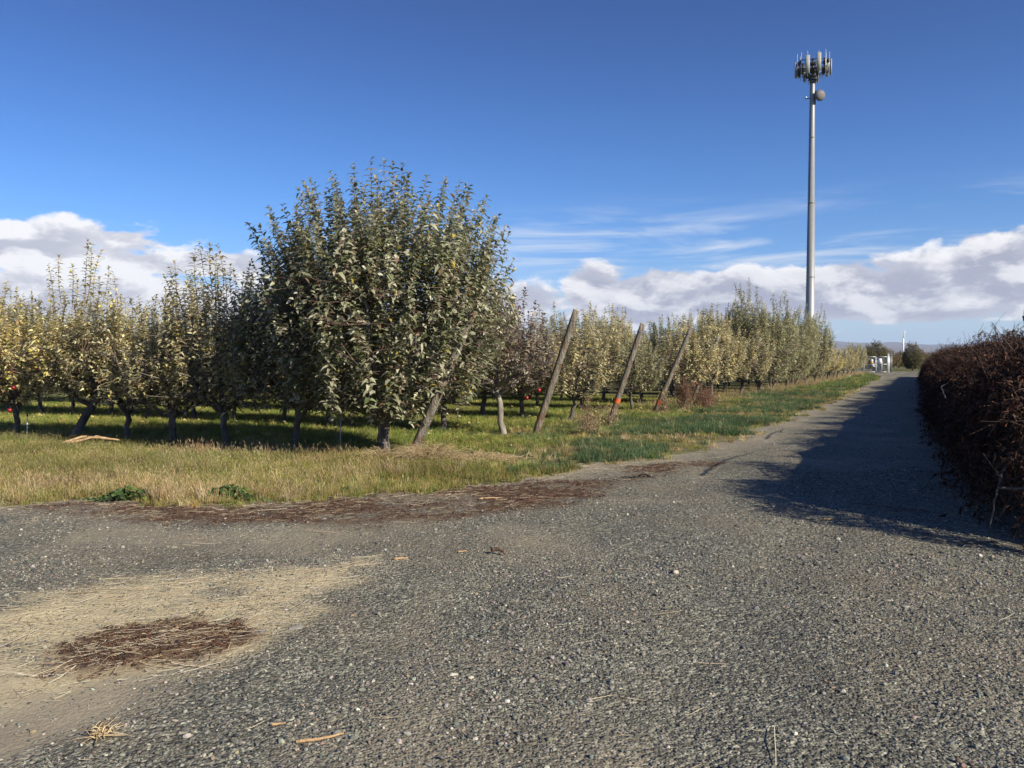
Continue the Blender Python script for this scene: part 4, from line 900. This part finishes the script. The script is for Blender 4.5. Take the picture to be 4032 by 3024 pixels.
# verge along the road
x, y = grid_pts(60000, 0, 22, 11.2, 42); e = edge(x, y); s_, t_ = ST(x, y); v = sst(fbm(x * .55, y * .55, 161), .36, .52)
ok = (e > -.05) & (s_ > 9.5) & (t_ < 7.3 + .5 * rng.random(len(x))) & (rng.random(len(x)) < v * np.clip(1.3 - s_ / 60, .4, 1))
grass('verge_grass', 'dense dark green grass along the left verge of the road', x, y, BLUEG, SHORT, .8, 1.45, ok)
x, y = grid_pts(26000, 0, 22, 11.2, 42); e = edge(x, y); s_, t_ = ST(x, y)
grass('sparse_verge_grass', 'thin brownish grass between the green verge and the posts', x, y, YELG + DRY, SHORT, .7, 1.25, (e > -.3) & (s_ > 9.5) & (t_ < 8.2) & (rng.random(len(x)) < .5))
x, y = grid_pts(30000, 12, 48, 30, 104); e = edge(x, y); s_, t_ = ST(x, y); v = sst(fbm(x * .4, y * .4, 171), .36, .55)
grass('far_verge_grass', 'green grass strip narrowing along the far verge', x, y, BLUEG + GREEN, SHORT, 1.4, 2.3, (e > 0) & (t_ < 6.4) & (s_ > 38) & (rng.random(len(x)) < v))
# tan dry grass at the feet of the posts
x, y = grid_pts(42000, -1, 46, 14, 104); s_, t_ = ST(x, y); v = fbm(s_ * .8, t_ * .8, 181)
grass('straw_grass', 'tan dry grass standing round the feet of the end posts', x, y, DRY, TALL, .8, 1.5, (t_ > 5.9 + .6 * v) & (t_ < 8.4) & (((s_ > 25) & (v > .42)) | ((s_ > 14) & (v > .60))) & (rng.random(len(x)) < .5), .85)
# fallen leaves
def flat_leaf(i):
    r = np.random.default_rng(300 + i); V, q, t, c = leaves(np.array([[-.5, 0, .05]]), np.array([[1., 0, .1]]), np.array([[0, 0, 1.]]), np.array([1.]), np.array([.55]), np.array([.25]), np.array([.25 + .1 * i]), np.zeros((1, 3)), 3)
    return new_mesh('fallen_%d' % i, V, q, t, [M_FALL])
M_FALL = m_tint('fallen_leaf', .2, .6)
x, y = grid_pts(9000, -20, 8, 10.3, 30); s_, t_ = ST(x, y); d = row_dist(x, y); e = edge(x, y)
k = (e > .3) & (t_ > 6.2) & in_view(x, y) & (rng.random(len(x)) < .12 + .6 * sst(fbm(x * .8, y * .8, 191), .5, .65)) & (s_ > 10.2); x, y = x[k], y[k]; n = len(x)
scatter('fallen_leaves', 'fallen yellow apple leaves lying in the orchard grass', 'leaves', np.stack([x, y, hgt(x, y) + rng.uniform(.01, .10, n)], -1), np.stack([rng.normal(0, .5, n), rng.normal(0, .5, n), rng.uniform(0, 6.3, n)], -1),
        np.repeat(rng.uniform(.07, .115, n)[:, None], 3, 1), pick([((.42, .35, .11), 4), ((.46, .42, .24), 3), ((.33, .29, .10), 3), ((.22, .14, .07), 2)], n), [flat_leaf(i) for i in range(4)])

# ---- single weeds
def bits_weed(name, label, x, y, h, spread, nst, pal, seed, leaf=.02, nb=26, cat='weed', stemc=M_TWIG, up=1.0):
    r = np.random.default_rng(seed); o = thing(name, label, cat, (x, y, H1(x, y))); m = MB(); P = []; D = []
    K = 6; u = np.linspace(0, 1, K)
    b = np.concatenate([r.normal(0, spread * .35, (nst, 2)), np.full((nst, 1), -.03)], 1); d = np.concatenate([r.normal(0, spread * .55, (nst, 2)), np.ones((nst, 1)) * up], 1); hh = h * r.uniform(.45, 1.05, nst)
    st = b[:, None] + d[:, None] * (u[None, :, None] * hh[:, None, None]) + r.normal(0, .012, (nst, K, 3)) * u[None, :, None]
    V, q = tubes(st, np.tile(np.linspace(.0045, .0018, K), (nst, 1)), 3); m.raw(V, q)
    n2 = nst * 5; i = r.integers(0, nst, n2); f = r.uniform(1.2, 4.9, n2); k0 = f.astype(int); w = (f - k0)[:, None]; p = st[i, k0] * (1 - w) + st[i, k0 + 1] * w
    e2 = p + norm(r.normal(0, .6, (n2, 3)) + np.array([0, 0, .8 * up])) * (h * r.uniform(.08, .22, n2))[:, None]; tw = np.stack([p, (p + e2) / 2 + r.normal(0, .008, p.shape), e2], 1)
    V, q = tubes(tw, np.tile(np.array([.0025, .002, .0012]), (n2, 1)), 3); m.raw(V, q)
    obj('stems', m.mesh('stems', stemc), o, kind='stuff')
    N = nst * nb; i = r.integers(0, n2, N); w = r.random((N, 1)); P = tw[i, 0] * (1 - w) + tw[i, 2] * w; D = r.normal(0, 1, (N, 3)) + np.array([0, 0, .3]); L = leaf * r.uniform(.6, 1.4, N)
    V, q, t, c = leaves(P, D, norm(r.normal(0, 1, (N, 3))), L, L * .5, r.uniform(0, .8, N), r.uniform(.2, .8, N), colours(r, pal, N), 1)
    obj('seed_heads' if leaf < .03 else 'leaves', new_mesh('bits', V, None, t, [M_DEAD], col=c), o, kind='stuff'); return o
RUST = [((.20, .085, .045), 4), ((.28, .13, .07), 4), ((.14, .06, .035), 2), ((.36, .22, .12), 1)]; TAN = [((.45, .34, .19), 4), ((.56, .45, .28), 3), ((.33, .23, .12), 2)]
for s, t, h, sp, ns_, pal, lab, sd in [(24.9, 6.75, 1.05, .24, 80, RUST, 'tallest red-brown dry weed in front of the third clear post', 1), (25.7, 6.35, .80, .36, 90, RUST, 'bushy red-brown dry weed spreading towards the road', 2), (27.2, 6.6, .62, .34, 60, RUST, 'low rusty weed behind the bushy red-brown one', 3),
                                   (23.6, 7.0, .75, .16, 30, TAN, 'pale straw-coloured weed at the banded post behind the red-brown weeds', 4), (16.6, 6.55, .95, .16, 20, TAN, 'tall tan dry weed between the two clear leaning posts', 5), (15.9, 6.3, .55, .28, 30, TAN, 'low tan dry weed beside the tallest leaning post', 6),
                                   (17.8, 6.6, .6, .25, 24, TAN, 'sparse tan weed at the foot of the post with the clear orange band', 7)]:
    x, y = W(s, t); bits_weed('dry_weed', lab, x, y, h, sp, ns_, pal, 400 + sd, .030)
HERB = [((.05, .095, .03), 4), ((.085, .15, .04), 4), ((.20, .24, .06), 2), ((.30, .30, .09), .8)]
def herb(x, y, w, label, seed):
    r = np.random.default_rng(seed); o = thing('broadleaf_weed', label, 'weed', (x, y, H1(x, y))); n = 340
    p = np.stack([r.normal(0, w, n), r.normal(0, w * .35, n)], -1); z = np.clip(.14 * np.exp(-(p[:, 0] / w) ** 2 * .5) * r.uniform(.35, 1.1, n), .02, 1); P = np.concatenate([p, z[:, None]], 1)
    L = r.uniform(.035, .07, n); D = np.concatenate([r.normal(0, 1, (n, 2)), r.normal(0, .25, (n, 1))], 1)
    V, q, t, c = leaves(P, D, norm(r.normal(0, .4, (n, 3)) + np.array([.2, -.3, 1])), L, L * .9, r.uniform(.0, .5, n), r.uniform(0, .3, n), colours(r, HERB, n), 3); obj('leaves', new_mesh('leaves', V, q, t, [M_LEAF], col=c), o, kind='stuff')
    st = np.stack([P * np.array([.5, .5, 0]), P * np.array([.85, .85, .6]), P], 1); V, q = tubes(st, np.full((n, 3), .0022), 3); m = MB(); m.raw(V, q); obj('stems', m.mesh('stems', simple('green_stem', (.10, .13, .05))), o, kind='stuff')
herb(-4.15, 8.98, .22, 'larger dark green broadleaf weed at the edge of the gravel', 501); herb(-3.12, 9.08, .18, 'lighter green broadleaf weed nearer the big tree at the gravel edge', 502)
def tussock(x, y, n, h, sp, label, seed, droop=1.0):
    r = np.random.default_rng(seed); o = thing('dry_grass_tussock', label, 'grass tussock', (x, y, H1(x, y))); K = 7; u = np.linspace(0, 1, K)[None, :, None]
    a = r.uniform(0, 6.283, n); b = np.concatenate([r.normal(0, sp * .4, (n, 2)), np.zeros((n, 1))], 1); out = np.stack([np.cos(a), np.sin(a), np.zeros(n)], -1); L = h * r.uniform(.4, 1.2, n)[:, None, None]
    ev = r.uniform(.3, 1.3, n)[:, None, None]
    P = b[:, None] + out[:, None] * u * L * np.cos(ev) * 1.2 + np.array([0, 0, 1.]) * (u * L * np.sin(ev) - droop * .55 * u * u * L)
    P[..., 2] = np.maximum(P[..., 2], .01); V, q = tubes(P, np.tile(np.linspace(.0035, .0012, K), (n, 1)), 3)
    c = np.repeat(colours(r, TAN, n), K * 3, axis=0); obj('blades', new_mesh('blades', V, q, None, [M_DEAD], col=c), o, kind='stuff'); return o
tussock(-1.30, 12.75, 1100, .60, .34, 'large straw-coloured grass tussock at the foot of the post inside the big tree', 601)
tussock(-.45, 12.6, 800, .36, .55, 'flattened straw tussock right of the post inside the big tree', 602, 1.3)
tussock(-2.05, 12.95, 420, .46, .24, 'small straw tussock beside the trunk of the big tree', 603)
tussock(-1.72, 3.42, 60, .09, .05, 'tiny dry grass tuft on the lower left gravel', 605)
tussock(-3.05, 12.4, 240, .3, .3, 'faded grass tussock in the rough grass left of the big tree', 604)

# ================================================================== SMALL SINGLE THINGS
M_WOODP = m_bark('peeled_wood', (.25, .15, .07), (.45, .31, .17), (.60, .46, .29), 25); M_WOODD = m_bark('dark_wood', (.05, .03, .02), (.13, .085, .055), (.25, .17, .11), 20)
def stick(name, label, pts, rad, mat, x, y, rz, cat='stick', sc=1.0):
    m = MB(); p = np.array(pts, float) * sc; rad = rad * sc ** .6; u = np.linspace(0, len(p) - 1, 10); q = np.stack([np.interp(u, np.arange(len(p)), p[:, i]) for i in range(3)], -1)
    q += np.random.default_rng(len(label)).normal(0, rad * .12, q.shape); m.tube(q, rad * np.linspace(1, .55, 10), 7)
    o = obj(name, m.mesh(name, mat, True), None, (x, y, RZ(x, y) + rad * .8)); o.rotation_euler = (0, 0, rz); return tag(o, label, cat)
stick('stick', 'peeled orange-brown stick lying on the gravel in front', [(-.17, -.03, 0), (-.05, -.012, .004), (.08, .012, .006), (.17, .05, .012)], .011, M_WOODP, -.79, 3.36, .12, sc=.55)
stick('stick', 'short pale splinter left of the peeled orange-brown stick', [(-.03, 0, 0), (.03, .008, 0)], .006, M_WOODP, -1.0, 3.5, .2)
stick('stick', 'broken dark branch stub with a pale end in mid gravel', [(-.10, .03, .03), (-.02, .01, .05), (.05, -.02, .03), (.07, -.06, .0)], .022, M_WOODD, -.10, 6.58, .0, sc=.65)
stick('stick', 'pale wood splinter at the tip of the straw patch', [(-.09, -.015, 0), (.0, 0, .008), (.09, .02, 0)], .014, M_WOODP, -.86, 6.38, .12, sc=.6)
stick('stick', 'thin pale splinter beside the broken dark branch stub', [(-.06, -.01, 0), (.06, .02, 0)], .010, M_WOODP, -.40, 6.62, .2, sc=.6)
stick('stick', 'light wood chip at the near end of the brush pile shadow', [(-.10, 0, 0), (.10, .01, .004)], .014, M_WOODP, 3.08, 8.02, .05, sc=.5)
stick('stick', 'grey weathered stick on the brown litter before the big tree', [(-.22, -.02, 0), (.0, 0, .01), (.22, .03, 0)], .016, M_WOODP, -.24, 9.2, .1, sc=.6)
for i, (xx, yy, rz, ln) in enumerate([(-7.7, 14.85, .5, .35), (-7.45, 14.7, .1, .45), (-7.55, 14.95, -.3, .4)]):
    o = stick('cut_branch', ['short', 'long', 'crossed'][i] + ' pale cut branch dumped in the grass before the front row', [(-ln, -.04, .05), (0, 0, .16), (ln, .05, .10)], .028, M_WOODP, xx, yy, rz, 'branch')
def pebble(label, x, y, dims, colr, seed, rz=.3):
    me = stone_mesh('stone', seed, simple('stone_%d' % seed, colr, .7, 0, .25, 8, .3), 1.0, 3); me = me.copy()
    o = obj('stone', me, None, (x, y, RZ(x, y) + dims[2] * .22)); o.scale = [k * .58 for k in dims]; o.rotation_euler = (.05, -.08, rz); return tag(o, label, 'stone')
pebble('pale tan stone standing alone in the middle of the gravel', 1.18, 5.95, (.05, .055, .036), (.42, .37, .29), 701); pebble('flat pale grey stone at the tip of the brown litter patch', -1.25, 4.76, (.085, .075, .022), (.27, .255, .22), 702)
pebble('flat grey stone half sunk beside the brown litter patch', -1.43, 4.66, (.085, .06, .018), (.18, .175, .16), 703); pebble('grey stone above the peeled orange-brown stick', -.73, 3.41, (.030, .030, .018), (.26, .25, .23), 704)
pebble('dark stone on the straw edge left of mid gravel', -1.04, 5.31, (.035, .03, .025), (.10, .075, .06), 705); pebble('pale rounded stone near the lower left gravel', -1.36, 3.42, (.032, .03, .02), (.33, .31, .27), 706)
pebble('small white stone near the lower middle of the gravel', -.02, 3.75, (.022, .022, .018), (.62, .60, .55), 707); pebble('white angular stone at the lower right of the gravel', 1.16, 3.35, (.022, .02, .016), (.62, .58, .48), 708)
def rubber():
    r = np.random.default_rng(5); o = thing('rubber_scrap', 'torn black rubber scrap lying where the gravel meets the verge', 'scrap', (1.67, 10.88, RZ(1.67, 10.88)), .1); o.scale = (.75, .75, .75)
    m = MB(); nx_, ny_ = 9, 4; X_, Y_ = np.meshgrid(np.linspace(-.17, .17, nx_), np.linspace(-.05, .05, ny_), indexing='ij'); Z_ = .03 + .035 * np.sin(X_ * 17) + .01 * r.normal(size=X_.shape); Y2 = Y_ * (1 - .5 * np.abs(X_) / .17) + .02 * r.normal(size=X_.shape)
    top = np.stack([X_, Y2, Z_], -1).reshape(-1, 3); bot = top - np.array([0, 0, .014]); n = len(top); idx = np.arange(n).reshape(nx_, ny_); q = np.stack([idx[:-1, :-1], idx[1:, :-1], idx[1:, 1:], idx[:-1, 1:]], -1).reshape(-1, 4)
    rim = list(idx[:, 0]) + list(idx[-1, 1:]) + list(idx[-2::-1, -1]) + list(idx[0, -2:0:-1]); side = [(rim[i], rim[i] + n, rim[(i + 1) % len(rim)] + n, rim[(i + 1) % len(rim)]) for i in range(len(rim))]
    m.raw(np.concatenate([top, bot]), np.concatenate([q, q[:, ::-1] + n, np.array(side)])); obj('slab', m.mesh('slab', simple('black_rubber', (.018, .018, .02), .6, 0, .3, 12)), o)
    m = MB(); m.tube([(-.16, 0, .02), (-.24, .03, .012), (-.30, .02, .006)], [.012, .009, .004], 5); m.tube([(.15, 0, .02), (.24, -.02, .01), (.31, .0, .006)], [.012, .008, .004], 5); obj('strip', m.mesh('strip', simple('black_rubber_strip', (.018, .018, .02), .6)), o)
rubber()
M_PVC = simple('white_pipe', (.62, .62, .60), .5, 0, .08, 8)
for x, y, h, lab in [(-3.12, 15.0, .55, 'thin white irrigation stake just left of the big tree trunk'), (-6.25, 15.3, .5, 'thin white irrigation stake between the khaki front-row trees'), (-9.45, 16.1, .45, 'thin white irrigation stake near the leaning forked trunk')]:
    o = thing('irrigation_stake', lab, 'stake', (x, y, H1(x, y))); m = MB(); m.tube([(0, 0, -.1), (.01, 0, h)], .011, 6); obj('pipe', m.mesh('pipe', M_PVC), o)
    m = MB(); m.tube([(.01, 0, h), (.01, 0, h + .05)], [.02, .012], 6); m.tube([(-.03, 0, h + .055), (.05, 0, h + .055)], .006, 4); obj('sprinkler_head', m.mesh('sprinkler_head', M_CAB), o)
def m_apple():
    m, t, b, o = material('apple_skin'); n = t.noise(objc(t), 14.0, 3.0, .6); setp(t, b, color=t.ramp(n, [(.35, (.17, .008, .012)), (.6, (.28, .016, .018)), (.8, (.33, .08, .04))]), rough=.3, spec=.5); return m
M_APPLE = m_apple()
prof = [(0, .72), (.25, .86), (.55, .92), (.85, .72), (1.0, .2), (.93, -.25), (.7, -.65), (.4, -.88), (.2, -.86), (0, -.78)]; n = 14
V = np.array([(r * math.cos(k / n * 6.283), r * math.sin(k / n * 6.283), z) for r, z in prof for k in range(n)]) * .04
APM = new_mesh('apple_body', V, [(j * n + (k + 1) % n, j * n + k, j * n + n + k, j * n + n + (k + 1) % n) for j in range(len(prof) - 1) for k in range(n)], None, [M_APPLE], smooth=True)
stm = MB(); stm.tube([(0, 0, .028), (.004, 0, .05), (.012, 0, .075)], .0025, 4); STM = stm.mesh('apple_stem', M_TWIG)
for px_, py_, Dd, lab in [(53, 1464, 15.7, 'red apple high among the leaves near the picture edge'), (152, 1450, 15.3, 'red apple on the golden tree with the leaning forked trunk'), (53, 1527, 15.6, 'red apple below another one near the picture edge'), (36, 1616, 15.5, 'lowest red apple hanging near the picture edge'),
                          (2122, 1537, 16.2, 'red apple hanging just left of the tallest leaning post'), (2074, 1567, 16.8, 'red apple low beside the bleached trunk'), (2743, 1511, 27.5, 'red apple behind the red-brown weeds')]:
    u, v = px_ * .25397, py_ * .25397; o = thing('apple', lab, 'apple', ((u - 512) / 828 * Dd, Dd, 1.55 - (v - 359.7) / 828 * Dd)); obj('fruit', APM, o); obj('stem', STM, o)

# ================================================================== AIR
hm = bpy.data.materials.new('haze_air'); hm.use_nodes = True; hm.node_tree.nodes.clear(); ht = NT(hm.node_tree)
ho = ht.node('ShaderNodeOutputMaterial'); hv = ht.node('ShaderNodeVolumePrincipled'); hv.inputs['Color'].default_value = (.60, .74, 1.0, 1); hv.inputs['Density'].default_value = 6.5e-5; hv.inputs['Anisotropy'].default_value = .0
ht.l.new(hv.outputs[0], ho.inputs['Volume'])
hb = MB(); hb.box((0, 0, 198.5), (36000, 36000, 403)); haze = obj('haze', hb.mesh('haze', hm), kind='stuff'); tag(haze, 'thin bluish haze over the far hills', 'haze')
